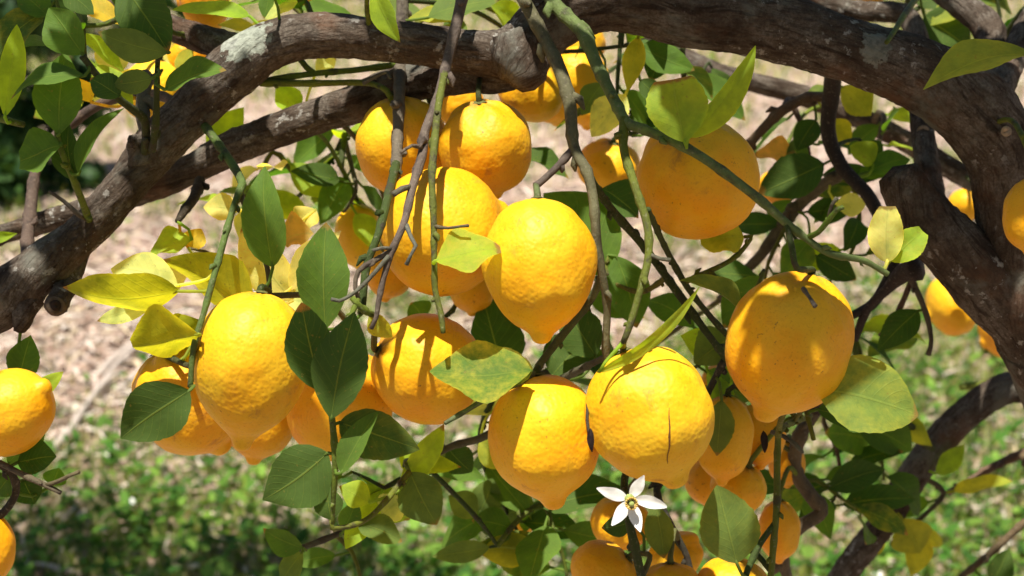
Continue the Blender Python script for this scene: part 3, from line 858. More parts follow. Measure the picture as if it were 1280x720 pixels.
def add_leaf(base, tip, width, nrm, c, bend=0.06, fold=14, mot=0.0, cut=1.0, hero=True, owner=None, wav=0.10, sbend=0.0, maxpet=0.05, label=None, attach=None):
    seed = random.random()
    L = (tip - base).length
    v, f, uv = leaf_geo(base, tip, width, nrm, bend, fold, seed, 24 if hero else 9, 4 if hero else 2, cut, wav, sbend)
    mi = [0] * len(f)
    if attach is None:
        q, own, dd, rq = nearest(base)
    else:
        q, own, dd, rq = attach
    if owner is None:
        owner = own
    a = (tip - base).normalized()
    if dd > maxpet:
        far.append((round(dd, 3), tuple(round(k) for k in proj(base)[:2])))
        mid = q.lerp(base, 0.55) + Vector((0, 0, -0.05 * dd)) - a * 0.01
        o = twig([(q, 0.0022), (mid, 0.0019), (base - a * 0.006, 0.0015), (base, 0.0013)], GREEN if proj(base)[2] < 1.1 else DKGREEN, world=True, connect=False)
        owner = o
    elif dd > 0.001:
        hl = min(0.5 * dd, 0.02)
        pts = [(q, 0.0013), (q.lerp(base, 0.5) - a * hl * 0.35, 0.0011), (base, 0.0012), (base + a * L * 0.06, 0.0006)]
        tv, tf, tuv = tube_geo(catmull(pts, 0.006), 5)
        o0 = len(v)
        v = v + tv; uv = uv + [(0.5, 0.5)] * len(tv)
        f = f + [tuple(i + o0 for i in ff) for ff in tf]
        mi = mi + [1] * len(tf)
    while owner.parent is not None and owner.parent is not tree and owner is not tree:
        owner = owner.parent
    o = link_mesh('leaf', v, f, None, owner, uv, mats=[M_LEAF, M_LEAF], midx=mi, origin=TREE)
    k = random.uniform(0.88, 1.14)
    o.color = (c[0] * k * random.uniform(0.93, 1.07), c[1] * k, c[2] * k, 1.0 - mot)
    if label:
        o['label'] = label
    leaf_total[0] += 1
    return o


far = []


def LF(bx, by, tx, ty, w, d, ck, roll=0, bend=0.06, fold=14, mot=0.0, dt=0.0, cut=1.0, wav=0.10, sbend=0.0, hero=True, label=None, up=0.35):
    base, tip = P(bx, by, d), P(tx, ty, d + dt)
    ax = (tip - base).normalized()
    n0 = -FWD
    n0 = (n0 - ax * n0.dot(ax)).normalized()
    q = Matrix.Rotation(R(roll), 3, ax)
    nrm = (q @ n0) + UP * up                       # leaves turn their upper face to the light
    nrm = (nrm - ax * nrm.dot(ax)).normalized()
    wd = w * d / FPX / max(0.42, abs(nrm.dot(n0))) / max(0.7, math.cos(R(fold)))
    return add_leaf(base, tip, wd, nrm, COL[ck], bend, fold, mot, cut, hero, None, wav, sbend, label=label)


def build_hero_leaves():
    # --- upper corner sprays by the knot
    LF(152, -22, 212, 66, 66, 0.93, 'D', 15, 0.05, 12)
    LF(210, 66, 122, 40, 40, 0.92, 'G', -35, 0.10, 10)
    LF(104, 68, 62, 10, 54, 0.92, 'M', -20, 0.06, 22)
    LF(6, 146, 21, 31, 30, 0.94, 'L', 25, 0.03, 15)
    LF(106, 95, 10, 116, 32, 0.92, 'M', 40, 0.10, 12)
    LF(74, 168, 82, 64, 60, 0.935, 'M', 10, 0.05, 12)
    LF(76, 182, 24, 200, 60, 0.935, 'M', 25, 0.02, 8, cut=0.86)
    LF(92, 226, 86, 154, 38, 0.95, 'D', -10, 0.05, 14)
    LF(98, 218, 150, 132, 28, 0.94, 'M', -30, 0.06, 25)
    LF(150, 120, 113, 98, 36, 0.925, 'D', 10, 0.06, 15)
    LF(190, 98, 142, 106, 32, 0.925, 'G', -20, 0.08, 12)
    LF(206, 112, 281, 84, 40, 0.93, 'M', -38, 0.06, 20)
    LF(150, 30, 88, -4, 30, 1.06, 'Y', 20, 0.05, 15, 0.5)
    LF(150, 92, 122, 48, 36, 1.04, 'P', 30, 0.05, 20, 0.7)
    LF(114, 128, 97, 98, 22, 1.06, 'Y', 0, 0.05, 10)
    LF(312, 20, 214, 8, 24, 1.02, 'L', 30, 0.07, 15)
    LF(318, 34, 272, 32, 18, 1.06, 'O', 20, 0.05, 10, 0.4)
    LF(262, 190, 304, 134, 40, 1.16, 'L', 20, 0.05, 12)
    LF(240, 60, 225, 95, 26, 1.10, 'O', 20, 0.05, 14, 0.5)
    LF(-20, 298, 21, 292, 15, 1.11, 'L', 30, 0.05, 15)
    LF(175, 8, 140, -20, 40, 1.0, 'M', 0, 0.05, 14)
    LF(60, 20, 20, -10, 34, 1.0, 'M', 20, 0.05, 14)
    # --- over and under the arching limb
    LF(468, -14, 500, 53, 30, 0.965, 'L', 35, 0.06, 22)
    LF(338, -10, 331, 24, 20, 0.99, 'M', 25, 0.05, 14)
    LF(372, 2, 330, 22, 30, 1.08, 'P', 30, 0.05, 14, 0.3)
    LF(572, 28, 508, 22, 24, 1.08, 'O', 25, 0.06, 12, 0.3)
    LF(535, 22, 626, 2, 46, 1.07, 'G', -30, 0.06, 12)
    LF(560, 106, 596, 104, 28, 1.10, 'O', 10, 0.05, 14, 0.2)
    LF(372, 140, 345, 108, 34, 1.13, 'L', 20, 0.06, 14)
    LF(395, 90, 420, 72, 24, 1.12, 'P', 20, 0.06, 14)
    # --- leaves hanging before the pale ones
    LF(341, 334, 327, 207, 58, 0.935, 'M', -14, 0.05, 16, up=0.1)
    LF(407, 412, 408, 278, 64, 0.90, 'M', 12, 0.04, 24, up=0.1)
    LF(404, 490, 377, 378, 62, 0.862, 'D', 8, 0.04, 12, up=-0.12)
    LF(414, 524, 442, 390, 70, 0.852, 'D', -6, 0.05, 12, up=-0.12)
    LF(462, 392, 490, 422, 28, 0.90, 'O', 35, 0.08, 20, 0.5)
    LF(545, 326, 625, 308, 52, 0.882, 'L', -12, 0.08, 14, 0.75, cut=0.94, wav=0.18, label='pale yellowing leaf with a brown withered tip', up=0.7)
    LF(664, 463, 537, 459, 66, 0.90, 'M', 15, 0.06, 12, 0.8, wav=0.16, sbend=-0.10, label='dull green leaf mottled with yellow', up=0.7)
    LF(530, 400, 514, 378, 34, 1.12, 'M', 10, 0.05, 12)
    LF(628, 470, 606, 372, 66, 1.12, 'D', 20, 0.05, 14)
    # --- pale sunlit cluster
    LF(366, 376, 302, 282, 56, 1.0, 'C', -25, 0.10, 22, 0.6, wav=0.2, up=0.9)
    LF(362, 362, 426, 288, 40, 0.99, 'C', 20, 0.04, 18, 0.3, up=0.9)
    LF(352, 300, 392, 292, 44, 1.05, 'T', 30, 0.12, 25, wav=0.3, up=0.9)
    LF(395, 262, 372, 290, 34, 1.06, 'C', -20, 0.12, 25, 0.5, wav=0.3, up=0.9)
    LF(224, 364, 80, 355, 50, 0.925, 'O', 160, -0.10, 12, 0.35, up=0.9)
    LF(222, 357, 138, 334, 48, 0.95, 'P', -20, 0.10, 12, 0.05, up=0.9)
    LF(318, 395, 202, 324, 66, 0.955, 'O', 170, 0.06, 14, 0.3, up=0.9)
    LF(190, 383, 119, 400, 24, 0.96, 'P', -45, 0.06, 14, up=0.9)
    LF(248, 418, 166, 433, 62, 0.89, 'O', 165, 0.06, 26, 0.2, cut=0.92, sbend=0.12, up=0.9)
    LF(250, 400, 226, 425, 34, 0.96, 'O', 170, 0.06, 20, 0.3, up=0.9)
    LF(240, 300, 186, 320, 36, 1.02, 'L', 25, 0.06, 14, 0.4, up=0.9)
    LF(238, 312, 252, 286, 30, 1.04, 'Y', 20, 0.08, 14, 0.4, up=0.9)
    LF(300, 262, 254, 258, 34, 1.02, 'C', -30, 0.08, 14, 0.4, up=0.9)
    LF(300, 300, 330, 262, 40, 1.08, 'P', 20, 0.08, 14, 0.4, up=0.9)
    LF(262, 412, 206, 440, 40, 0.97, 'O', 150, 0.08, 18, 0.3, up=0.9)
    # --- lower left
    LF(22, 478, 38, 419, 42, 0.99, 'M', 10, 0.05, 14)
    LF(40, 494, 78, 465, 22, 0.97, 'L', 20, 0.05, 14)
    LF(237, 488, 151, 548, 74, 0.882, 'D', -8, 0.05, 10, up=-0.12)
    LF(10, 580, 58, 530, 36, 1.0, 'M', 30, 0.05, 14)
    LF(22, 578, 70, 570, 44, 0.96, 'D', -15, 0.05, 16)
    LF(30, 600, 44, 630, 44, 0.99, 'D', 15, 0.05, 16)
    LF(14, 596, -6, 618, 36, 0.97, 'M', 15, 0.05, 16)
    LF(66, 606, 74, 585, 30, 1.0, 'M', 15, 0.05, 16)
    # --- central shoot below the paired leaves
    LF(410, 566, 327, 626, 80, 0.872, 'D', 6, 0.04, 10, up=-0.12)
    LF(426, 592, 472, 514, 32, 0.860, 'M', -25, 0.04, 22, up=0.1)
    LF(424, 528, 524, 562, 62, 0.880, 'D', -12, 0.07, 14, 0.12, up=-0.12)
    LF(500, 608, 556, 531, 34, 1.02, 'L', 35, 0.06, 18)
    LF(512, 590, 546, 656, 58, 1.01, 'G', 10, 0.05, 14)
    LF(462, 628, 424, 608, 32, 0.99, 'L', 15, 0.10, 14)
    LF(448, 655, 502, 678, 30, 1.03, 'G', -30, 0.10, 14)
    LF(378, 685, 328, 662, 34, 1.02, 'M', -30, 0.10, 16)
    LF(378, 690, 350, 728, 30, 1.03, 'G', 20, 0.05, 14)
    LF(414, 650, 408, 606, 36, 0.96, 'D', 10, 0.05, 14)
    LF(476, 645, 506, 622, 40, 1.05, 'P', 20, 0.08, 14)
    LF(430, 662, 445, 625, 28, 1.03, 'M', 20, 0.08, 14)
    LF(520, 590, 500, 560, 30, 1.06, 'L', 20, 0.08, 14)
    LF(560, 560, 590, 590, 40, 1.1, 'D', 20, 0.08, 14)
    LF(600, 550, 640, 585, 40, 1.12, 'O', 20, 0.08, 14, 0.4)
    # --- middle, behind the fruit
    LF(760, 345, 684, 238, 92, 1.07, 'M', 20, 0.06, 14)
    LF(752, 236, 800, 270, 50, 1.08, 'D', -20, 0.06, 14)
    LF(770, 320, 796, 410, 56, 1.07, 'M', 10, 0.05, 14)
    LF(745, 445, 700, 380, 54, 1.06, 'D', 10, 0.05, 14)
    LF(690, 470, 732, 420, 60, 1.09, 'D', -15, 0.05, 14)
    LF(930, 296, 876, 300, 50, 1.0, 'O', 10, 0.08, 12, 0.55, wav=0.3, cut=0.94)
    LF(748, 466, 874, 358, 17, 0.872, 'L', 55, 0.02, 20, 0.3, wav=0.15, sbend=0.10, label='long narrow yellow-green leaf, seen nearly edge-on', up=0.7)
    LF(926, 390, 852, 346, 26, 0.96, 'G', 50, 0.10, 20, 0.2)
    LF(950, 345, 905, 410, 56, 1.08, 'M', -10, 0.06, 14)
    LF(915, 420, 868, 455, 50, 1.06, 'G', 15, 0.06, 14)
    LF(905, 452, 850, 420, 40, 1.08, 'L', 25, 0.06, 14)
    LF(666, 470, 600, 438, 30, 1.08, 'P', 25, 0.06, 14)
    # --- pair of bright leaves on the outer twig
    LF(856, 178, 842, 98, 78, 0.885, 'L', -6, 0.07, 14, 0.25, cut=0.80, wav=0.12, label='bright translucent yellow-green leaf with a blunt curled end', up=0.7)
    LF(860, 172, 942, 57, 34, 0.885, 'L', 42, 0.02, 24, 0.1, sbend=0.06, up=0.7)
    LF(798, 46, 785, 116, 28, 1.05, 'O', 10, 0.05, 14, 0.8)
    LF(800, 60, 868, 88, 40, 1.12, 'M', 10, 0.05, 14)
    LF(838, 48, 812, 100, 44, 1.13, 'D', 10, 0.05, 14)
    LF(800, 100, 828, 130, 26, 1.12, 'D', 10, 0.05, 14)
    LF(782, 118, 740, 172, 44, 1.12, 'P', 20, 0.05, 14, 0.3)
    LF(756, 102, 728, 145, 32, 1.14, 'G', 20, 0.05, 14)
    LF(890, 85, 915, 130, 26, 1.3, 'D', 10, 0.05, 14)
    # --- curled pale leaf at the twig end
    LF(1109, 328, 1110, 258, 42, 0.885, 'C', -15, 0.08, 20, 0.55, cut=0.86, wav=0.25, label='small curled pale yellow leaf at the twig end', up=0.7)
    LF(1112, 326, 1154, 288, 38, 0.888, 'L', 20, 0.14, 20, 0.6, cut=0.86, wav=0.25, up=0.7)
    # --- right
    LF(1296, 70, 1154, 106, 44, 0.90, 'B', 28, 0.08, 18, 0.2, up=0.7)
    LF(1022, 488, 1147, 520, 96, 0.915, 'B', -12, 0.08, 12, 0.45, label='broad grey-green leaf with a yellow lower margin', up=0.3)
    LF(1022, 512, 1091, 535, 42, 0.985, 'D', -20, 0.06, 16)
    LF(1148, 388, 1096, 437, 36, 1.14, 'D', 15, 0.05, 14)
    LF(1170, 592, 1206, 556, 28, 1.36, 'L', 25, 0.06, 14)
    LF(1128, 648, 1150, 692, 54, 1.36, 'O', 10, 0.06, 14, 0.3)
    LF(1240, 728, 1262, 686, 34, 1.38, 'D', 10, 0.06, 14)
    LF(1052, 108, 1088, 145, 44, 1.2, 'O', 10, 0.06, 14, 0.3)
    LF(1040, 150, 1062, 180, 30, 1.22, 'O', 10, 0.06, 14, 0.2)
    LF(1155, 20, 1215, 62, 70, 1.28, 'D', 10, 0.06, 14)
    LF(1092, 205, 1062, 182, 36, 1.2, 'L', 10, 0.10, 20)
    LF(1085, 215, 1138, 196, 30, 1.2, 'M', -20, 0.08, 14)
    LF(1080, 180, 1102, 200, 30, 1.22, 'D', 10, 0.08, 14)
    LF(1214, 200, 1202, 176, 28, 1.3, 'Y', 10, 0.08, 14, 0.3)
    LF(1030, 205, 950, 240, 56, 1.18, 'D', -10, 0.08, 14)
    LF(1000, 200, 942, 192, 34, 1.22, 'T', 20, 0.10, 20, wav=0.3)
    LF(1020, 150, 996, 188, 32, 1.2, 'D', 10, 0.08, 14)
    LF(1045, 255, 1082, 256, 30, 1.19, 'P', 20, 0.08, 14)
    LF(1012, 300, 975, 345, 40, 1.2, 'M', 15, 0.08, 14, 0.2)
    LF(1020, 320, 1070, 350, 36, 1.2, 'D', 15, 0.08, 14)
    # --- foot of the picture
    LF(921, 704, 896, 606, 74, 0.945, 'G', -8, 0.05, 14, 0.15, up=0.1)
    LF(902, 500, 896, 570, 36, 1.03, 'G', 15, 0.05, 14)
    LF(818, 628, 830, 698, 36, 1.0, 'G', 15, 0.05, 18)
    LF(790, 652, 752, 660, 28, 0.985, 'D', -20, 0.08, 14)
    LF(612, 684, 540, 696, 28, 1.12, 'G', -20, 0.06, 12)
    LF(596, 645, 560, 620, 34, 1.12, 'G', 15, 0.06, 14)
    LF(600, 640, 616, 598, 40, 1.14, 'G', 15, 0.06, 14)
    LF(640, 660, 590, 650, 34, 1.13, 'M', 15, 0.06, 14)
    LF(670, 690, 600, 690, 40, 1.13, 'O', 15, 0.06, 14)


SPRAYS = [  # twig polyline in px, depth, leaf count, leaf length m, colour keys
    ([(680, 630), (690, 660), (705, 700), (712, 750)], 1.14, 9, 0.060, 'DDMG'),
    ([(600, 548), (612, 600), (640, 650), (660, 700), (670, 740)], 1.16, 9, 0.055, 'DGM'),
    ([(440, 140), (420, 190), (390, 230), (350, 260), (330, 250)], 1.22, 8, 0.055, 'LPMGL'),
    ([(430, 170), (440, 210), (445, 240), (430, 265)], 1.2, 7, 0.045, 'MDL'),
    ([(340, 190), (320, 230), (290, 260)], 1.2, 5, 0.05, 'PLC'),
    ([(1030, 520), (1045, 560), (1050, 600), (1035, 640)], 1.28, 9, 0.06, 'MLDM'),
    ([(1060, 400), (1075, 440), (1085, 490), (1100, 560), (1105, 600)], 1.30, 9, 0.06, 'MDLO'),
    ([(1000, 610), (1020, 600), (1048, 620), (1075, 640)], 1.25, 7, 0.05, 'DDM'),
    ([(700, 470), (660, 520), (640, 560), (620, 600)], 1.16, 8, 0.055, 'LMGP'),
    ([(1180, 616), (1160, 640), (1140, 655), (1110, 662)], 1.4, 5, 0.05, 'OLM'),
    ([(1010, 245), (985, 280), (960, 330), (955, 370)], 1.24, 6, 0.05, 'DMD'),
    ([(990, 130), (1005, 165), (1012, 205), (1000, 240)], 1.24, 7, 0.045, 'DDM'),
    ([(1065, 230), (1075, 280), (1062, 320), (1045, 345)], 1.22, 7, 0.045, 'DML'),
    ([(1105, 150), (1095, 190), (1080, 225)], 1.3, 5, 0.045, 'MDL'),
    ([(780, -10), (775, 60), (772, 130), (790, 170)], 1.15, 6, 0.055, 'MDM'),
    ([(850, 60), (820, 90), (800, 130), (770, 150)], 1.2, 6, 0.055, 'DMD'),
    ([(105, 70), (85, 40), (70, 0), (60, -40)], 1.0, 7, 0.05, 'MDL'),
    ([(180, 10), (150, 60), (120, 100), (100, 130)], 1.18, 6, 0.045, 'YLPO'),
    ([(395, 45), (380, 20), (350, -5), (330, -40)], 1.10, 7, 0.05, 'LPM'),
    ([(520, 30), (560, 10), (600, -5), (640, -20)], 1.16, 5, 0.05, 'GLM'),
    ([(1245, 60), (1250, 20), (1240, -20)], 1.28, 5, 0.05, 'DOL'),
    ([(1135, 15), (1165, 0), (1190, -10), (1215, -20)], 1.3, 5, 0.055, 'DMD'),
    ([(885, 420), (880, 450), (850, 470), (830, 490)], 1.10, 6, 0.05, 'LMG'),
    ([(690, 478), (720, 440), (740, 400), (720, 360)], 1.15, 6, 0.06, 'DMD'),
    ([(420, 668), (440, 690), (450, 720), (460, 760)], 1.08, 4, 0.045, 'DGM'),
    ([(500, 600), (480, 610), (462, 600), (440, 590)], 1.05, 5, 0.045, 'LMD'),
    ([(640, 130), (600, 330), (600, 400), (590, 430)], 1.17, 4, 0.05, 'DLM'),
    ([(330, 395), (300, 350), (270, 320), (235, 310)], 1.04, 6, 0.045, 'PLCO'),
]


def build_sprays():
    for pts, d, k, Ls, keys in SPRAYS:
        n = len(pts)
        raw = [(x, y, d + random.uniform(-0.01, 0.01), 3.6 - 1.8 * i / (n - 1)) for i, (x, y) in enumerate(pts)]
        dense0 = len(WOOD_P)
        o = twig(raw, random.choice([GREEN, DKGREEN, BROWN]), connect=True, sides=6, step=0.008)
        own = [Vector(p) for p in WOOD_P[dense0:]]
        own = own[len(own) // 4:]
        for i in range(k):
            t = (i + random.uniform(0.2, 0.8)) / k
            q = own[min(len(own) - 1, int(t * len(own)))]
            a = i * 2.4 + random.uniform(-0.5, 0.5)
            out = Vector((math.cos(a), 0.55 * math.sin(a), random.uniform(-0.9, 0.35))).normalized()
            base = q + out * random.uniform(0.006, 0.014)
            L = Ls * random.uniform(0.75, 1.2)
            tip = base + out * L
            nrm = Vector((random.uniform(-0.5, 0.5), random.uniform(-1.0, 0.1), random.uniform(0.3, 1.0)))
            add_leaf(base, tip, L * random.uniform(0.45, 0.6), nrm, COL[random.choice(keys)], random.uniform(0.02, 0.12), random.uniform(8, 24),
                     random.choice([0, 0, 0, 0.3]), hero=False, wav=0.15, attach=(q, o, (base - q).length, 0.002))


# ------------------------------------------------------------------ lemons
PROFILE = [(-0.955, 0.0), (-0.97, 0.10), (-0.965, 0.20), (-0.90, 0.44), (-0.74, 0.71), (-0.42, 0.94), (-0.05, 1.0), (0.28, 0.935), (0.52, 0.78), (0.69, 0.555), (0.78, 0.375), (0.84, 0.258), (0.90, 0.205), (0.955, 0.165), (0.99, 0.09), (1.0, 0.0)]


def lemon(cx, cy, d, w, h, ang, tilt, label, nip=1.0, hue=(1, 1, 1), rib=0.05, stalk=True, res=(72, 52), lumps=0.035, stalk_pts=None, scratch=None, taper=0.0):
    c = P(cx, cy, d)
    a2 = R(ang)
    axis = (RIGHT * math.cos(a2) - UP * math.sin(a2)) * math.cos(R(tilt)) - FWD * math.sin(R(tilt))
    axis.normalize()
    Rr, H = w * 0.5 * d / FPX, h * 0.5 * d / FPX
    rot = axis.to_track_quat('Z', 'Y')
    rot = rot @ Matrix.Rotation(random.uniform(0, 6.28), 4, 'Z').to_quaternion()
    prof = catmull([(Vector((z, 0, r)), 0) for z, r in PROFILE], 0.02)
    zs = [p[0].x for p in prof]
    rs = [max(0.0, p[0].z) for p in prof]
    # resample by arc
    arc = np.concatenate([[0], np.cumsum(np.hypot(np.diff(zs), np.diff(rs)))])
    tt = np.linspace(0, arc[-1], res[1])
    zi, ri = np.interp(tt, arc, zs), np.interp(tt, arc, rs)
    sd_ = random.uniform(0, 50)
    nrib = random.choice([5, 6, 7])
    rphase = random.uniform(0, 6)
    nx, ny = random.uniform(-0.05, 0.05), random.uniform(-0.05, 0.05)
    verts, uvs, faces = [], [], []
    na = res[0]
    for i, (z, r) in enumerate(zip(zi, ri)):
        if z > 0.6:                                       # nipple length per fruit
            z = 0.6 + (z - 0.6) * (0.80 + 0.20 * nip)
        r *= 1 - taper * max(0.0, z + 0.1) * (1 if z < 0.8 else 0.8) if z < 0.93 else 1 - taper * 0.7
        for j in range(na + 1):
            th = 2 * math.pi * j / na
            cs, sn = math.cos(th), math.sin(th)
            q = Vector((cs * r, sn * r, z))
            f = 1 + lumps * noise.noise(q * 1.6 + Vector((sd_, 0, 0))) * 1.6 + 0.016 * noise.noise(q * 5 + Vector((sd_, 3, 0))) + 0.003 * noise.noise(q * 15 + Vector((sd_, 9, 0)))
            e = math.exp(-((z + 1) / 0.34) ** 2) * min(1, r / 0.2)
            f *= 1 + rib * e * math.cos(nrib * th + rphase + 0.6 * math.sin(th))
            sh = max(0, z - 0.3) ** 2
            verts.append(Vector((cs * r * f * Rr + nx * sh * Rr * 2, sn * r * f * Rr + ny * sh * Rr * 2, z * H * (1 + 0.3 * (f - 1)))))
            uvs.append((j / na, i / (res[1] - 1)))
    k = na + 1
    for i in range(res[1] - 1):
        for j in range(na):
            faces.append((i * k + j, i * k + j + 1, (i + 1) * k + j + 1, (i + 1) * k + j))
    e = bpy.data.objects.new('lemon', None)
    col.objects.link(e)
    e.location = c
    e.rotation_mode = 'QUATERNION'
    e.rotation_quaternion = rot
    e.empty_display_size = 0.03
    tag(e, label, 'lemon', 'lemons hanging in the tree')
    o = link_mesh('peel', verts, faces, M_PEEL, e, uvs)
    g = random.uniform(0.95, 1.05)
    o.color = (hue[0] * g, hue[1] * g, hue[2] * g, 1)
    # five-lobed calyx button
    v, f = [Vector((0, 0, -0.985 * H - 0.001))], []
    nb = 20
    for rr_, zz in ((0.0022, -0.985 * H - 0.0012), (0.0046, -0.965 * H - 0.0010)):
        for j in range(nb):
            th = 2 * math.pi * j / nb
            q = rr_ * (1 + (0.28 * math.cos(5 * th) if rr_ > 0.003 else 0))
            v.append(Vector((q * math.cos(th), q * math.sin(th), zz)))
    for j in range(nb):
        f.append((0, 1 + (j + 1) % nb, 1 + j))
        f.append((1 + j, 1 + (j + 1) % nb, 1 + nb + (j + 1) % nb, 1 + nb + j))
    link_mesh('calyx', v, f, M_CALYX, e)
    if scratch:
        # dry scratch: narrow strip laid on the skin towards the camera
        toc = (rot.inverted() @ (-FWD))
        upl = rot.inverted() @ UP
        rl = rot.inverted() @ RIGHT
        from mathutils.bvhtree import BVHTree
        bvh = BVHTree.FromPolygons(verts, faces)
        v, f = [], []
        m_ = 12
        for i in range(m_ + 1):
            t = i / m_
            yy = scratch[1] + (scratch[2] - scratch[1]) * t
            xx = scratch[0] + 2.0 * noise.noise(Vector((t * 4, 1, 2)))
            wd = (0.3 + 1.1 * math.sin(math.pi * t)) * (0.8 + 0.5 * noise.noise(Vector((t * 9, 5, 2))))
            for sgn in (-1, 1):
                org = rl * ((xx + sgn * wd - cx) * d / FPX) + upl * ((cy - yy) * d / FPX) + toc * 0.2
                hit, nn, _, _ = bvh.ray_cast(org, -toc)
                v.append((hit + nn * 0.00025) if hit else org)
        for i in range(m_):
            f.append((2 * i, 2 * i + 1, 2 * i + 3, 2 * i + 2))
        link_mesh('scratch_scar', v, f, M_SCAR, e)
    if stalk:
        top = c - axis * H * 0.965
        if stalk_pts:
            pts = [(P(x, y, dd), 0.0021) for x, y, dd in stalk_pts] + [(top - axis * 0.004, 0.0023), (top + axis * 0.002, 0.003)]
            owner = None
        else:
            q, owner, dd, rq = nearest(top, bias=lambda A: np.maximum(0, (top.z - A[:, 2])) * 2.5 + 0.0)
            mid = q.lerp(top, 0.5) - axis * min(0.02, dd * 0.35)
            pts = [(q, 0.0022), (mid, 0.002), (top - axis * 0.005, 0.0022), (top + axis * 0.002, 0.003)]
        stalks.append((pts, owner))
    return e


stalks = []


def build_lemons():
    Ly = (1.03, 1.18, 1.6)
    # front cluster
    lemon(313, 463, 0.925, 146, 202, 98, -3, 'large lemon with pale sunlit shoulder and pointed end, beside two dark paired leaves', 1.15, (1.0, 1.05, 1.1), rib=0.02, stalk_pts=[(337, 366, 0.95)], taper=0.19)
    lemon(238, 505, 1.0, 128, 156, 58, -10, 'lemon half covered by one rounded dark green leaf', 0.7, stalk_pts=[(240, 452, 0.91), (232, 456, 0.95)])
    lemon(325, 522, 1.06, 92, 124, 98, 0, 'lemon mostly hidden, peeping out under the large lemon with pointed end', 0.7)
    lemon(424, 512, 1.02, 132, 156, 112, -10, 'lemon in shade behind the two dark paired leaves', 0.6, (1.0, 0.95, 0.9))
    lemon(540, 463, 0.985, 136, 152, 22, -22, 'lemon lying sideways with its green stalk facing the grey dead twigs', 0.6, (1, 0.97, 0.9), stalk_pts=[(468, 430, 0.925)])
    lemon(504, 189, 1.05, 115, 136, 84, -12, 'ridged lemon hanging directly behind the straight grey twig', 0.6, rib=0.09)
    lemon(608, 190, 1.02, 117, 130, 82, -22, 'ridged lemon with brown-stained top, hanging under the broken knob of the limb', 0.6, (1, 0.97, 0.95), rib=0.08, stalk_pts=[(590, 98, 1.04), (598, 112, 1.01)])
    lemon(559, 287, 0.965, 163, 172, -16, -12, 'very large freckled lemon behind the forked grey dead twig', 0.5, (1, 0.98, 0.95), rib=0.01, stalk=False)
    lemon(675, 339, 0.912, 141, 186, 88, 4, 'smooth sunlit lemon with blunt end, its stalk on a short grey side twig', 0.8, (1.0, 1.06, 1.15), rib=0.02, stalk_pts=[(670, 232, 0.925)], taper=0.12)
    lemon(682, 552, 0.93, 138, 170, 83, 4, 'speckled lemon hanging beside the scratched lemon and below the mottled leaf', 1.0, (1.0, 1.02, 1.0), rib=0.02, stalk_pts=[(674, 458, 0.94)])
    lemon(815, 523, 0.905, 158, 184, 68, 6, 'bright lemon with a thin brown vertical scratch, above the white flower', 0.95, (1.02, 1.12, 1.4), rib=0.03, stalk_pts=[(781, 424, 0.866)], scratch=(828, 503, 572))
    lemon(985, 435, 0.925, 154, 196, 107, -4, 'large lemon with lumpy neck and pale sunlit stripe, beside the broad grey-green leaf', 1.1, (1.0, 0.98, 0.95), rib=0.05, stalk_pts=[(984, 282, 0.885), (990, 310, 0.88), (996, 335, 0.882)])
    lemon(874, 229, 0.975, 152, 164, 62, -34, 'round lemon crossed by the long green twig with two bright leaves', 0.4, (1.0, 0.97, 0.95), rib=0.04, stalk_pts=[(826, 172, 0.90)])
    # behind the front cluster
    lemon(450, 298, 1.22, 62, 88, 85, 0, 'pale yellow lemon behind the dead twigs, next to the tan dry leaves', 0.8, Ly)
    lemon(487, 340, 1.15, 60, 80, 100, 0, 'pale lemon tucked under the very large freckled lemon', 0.6, (1, 1.0, 0.9))
    lemon(590, 362, 1.12, 58, 70, 90, 0, 'small part of a lemon showing between the freckled lemon and the blunt-ended one', 0.5)
    lemon(760, 210, 1.28, 80, 70, 100, -30, 'small round lemon behind the hanging twigs, above the big dark leaf', 0.4, (1, 0.98, 0.9))
    lemon(663, 116, 1.18, 86, 84, 120, -20, 'lemon beside the broken knob, half of a pair in sun', 0.4, (1, 1.05, 1))
    lemon(692, 122, 1.25, 70, 78, 80, -20, 'lemon pressed behind the sunlit lemon beside the broken knob', 0.4)
    lemon(722, 100, 1.24, 78, 84, 60, -10, 'lemon beneath the arching limb, seen between two hanging grey twigs', 0.5, (1, 1.02, 1))
    lemon(722, 62, 1.34, 74, 66, 60, 0, 'lemon touching the underside of the arching limb between two twigs', 0.4)
    lemon(738, 136, 1.34, 50, 58, 100, 0, 'shaded lemon behind the pale leaf under the arching limb', 0.4)
    lemon(574, 133, 1.17, 60, 64, 90, 0, 'lemon showing between the two ridged lemons', 0.4, (1, 0.92, 0.8))
    # upper corner
    lemon(192, 118, 1.16, 78, 88, 100, 0, 'pale yellow lemon behind the knot with the green shoots', 0.5, Ly)
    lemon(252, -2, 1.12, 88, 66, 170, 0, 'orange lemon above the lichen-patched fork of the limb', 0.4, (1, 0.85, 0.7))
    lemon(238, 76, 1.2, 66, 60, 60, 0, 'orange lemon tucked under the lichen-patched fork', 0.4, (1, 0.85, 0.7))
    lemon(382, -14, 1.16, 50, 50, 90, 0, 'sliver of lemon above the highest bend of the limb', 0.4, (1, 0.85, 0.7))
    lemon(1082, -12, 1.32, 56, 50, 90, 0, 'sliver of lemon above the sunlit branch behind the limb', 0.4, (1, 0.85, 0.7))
    # far edge of the sprig
    lemon(14, 513, 0.95, 104, 132, -32, 15, 'half-lit lemon with its end pointing away from the twig below it', 0.8, (1.0, 0.98, 0.95), rib=0.02)
    lemon(-12, 690, 0.97, 60, 96, 90, 0, 'lemon below the dark forked sprig of small twigs', 0.6, (1, 0.92, 0.8))
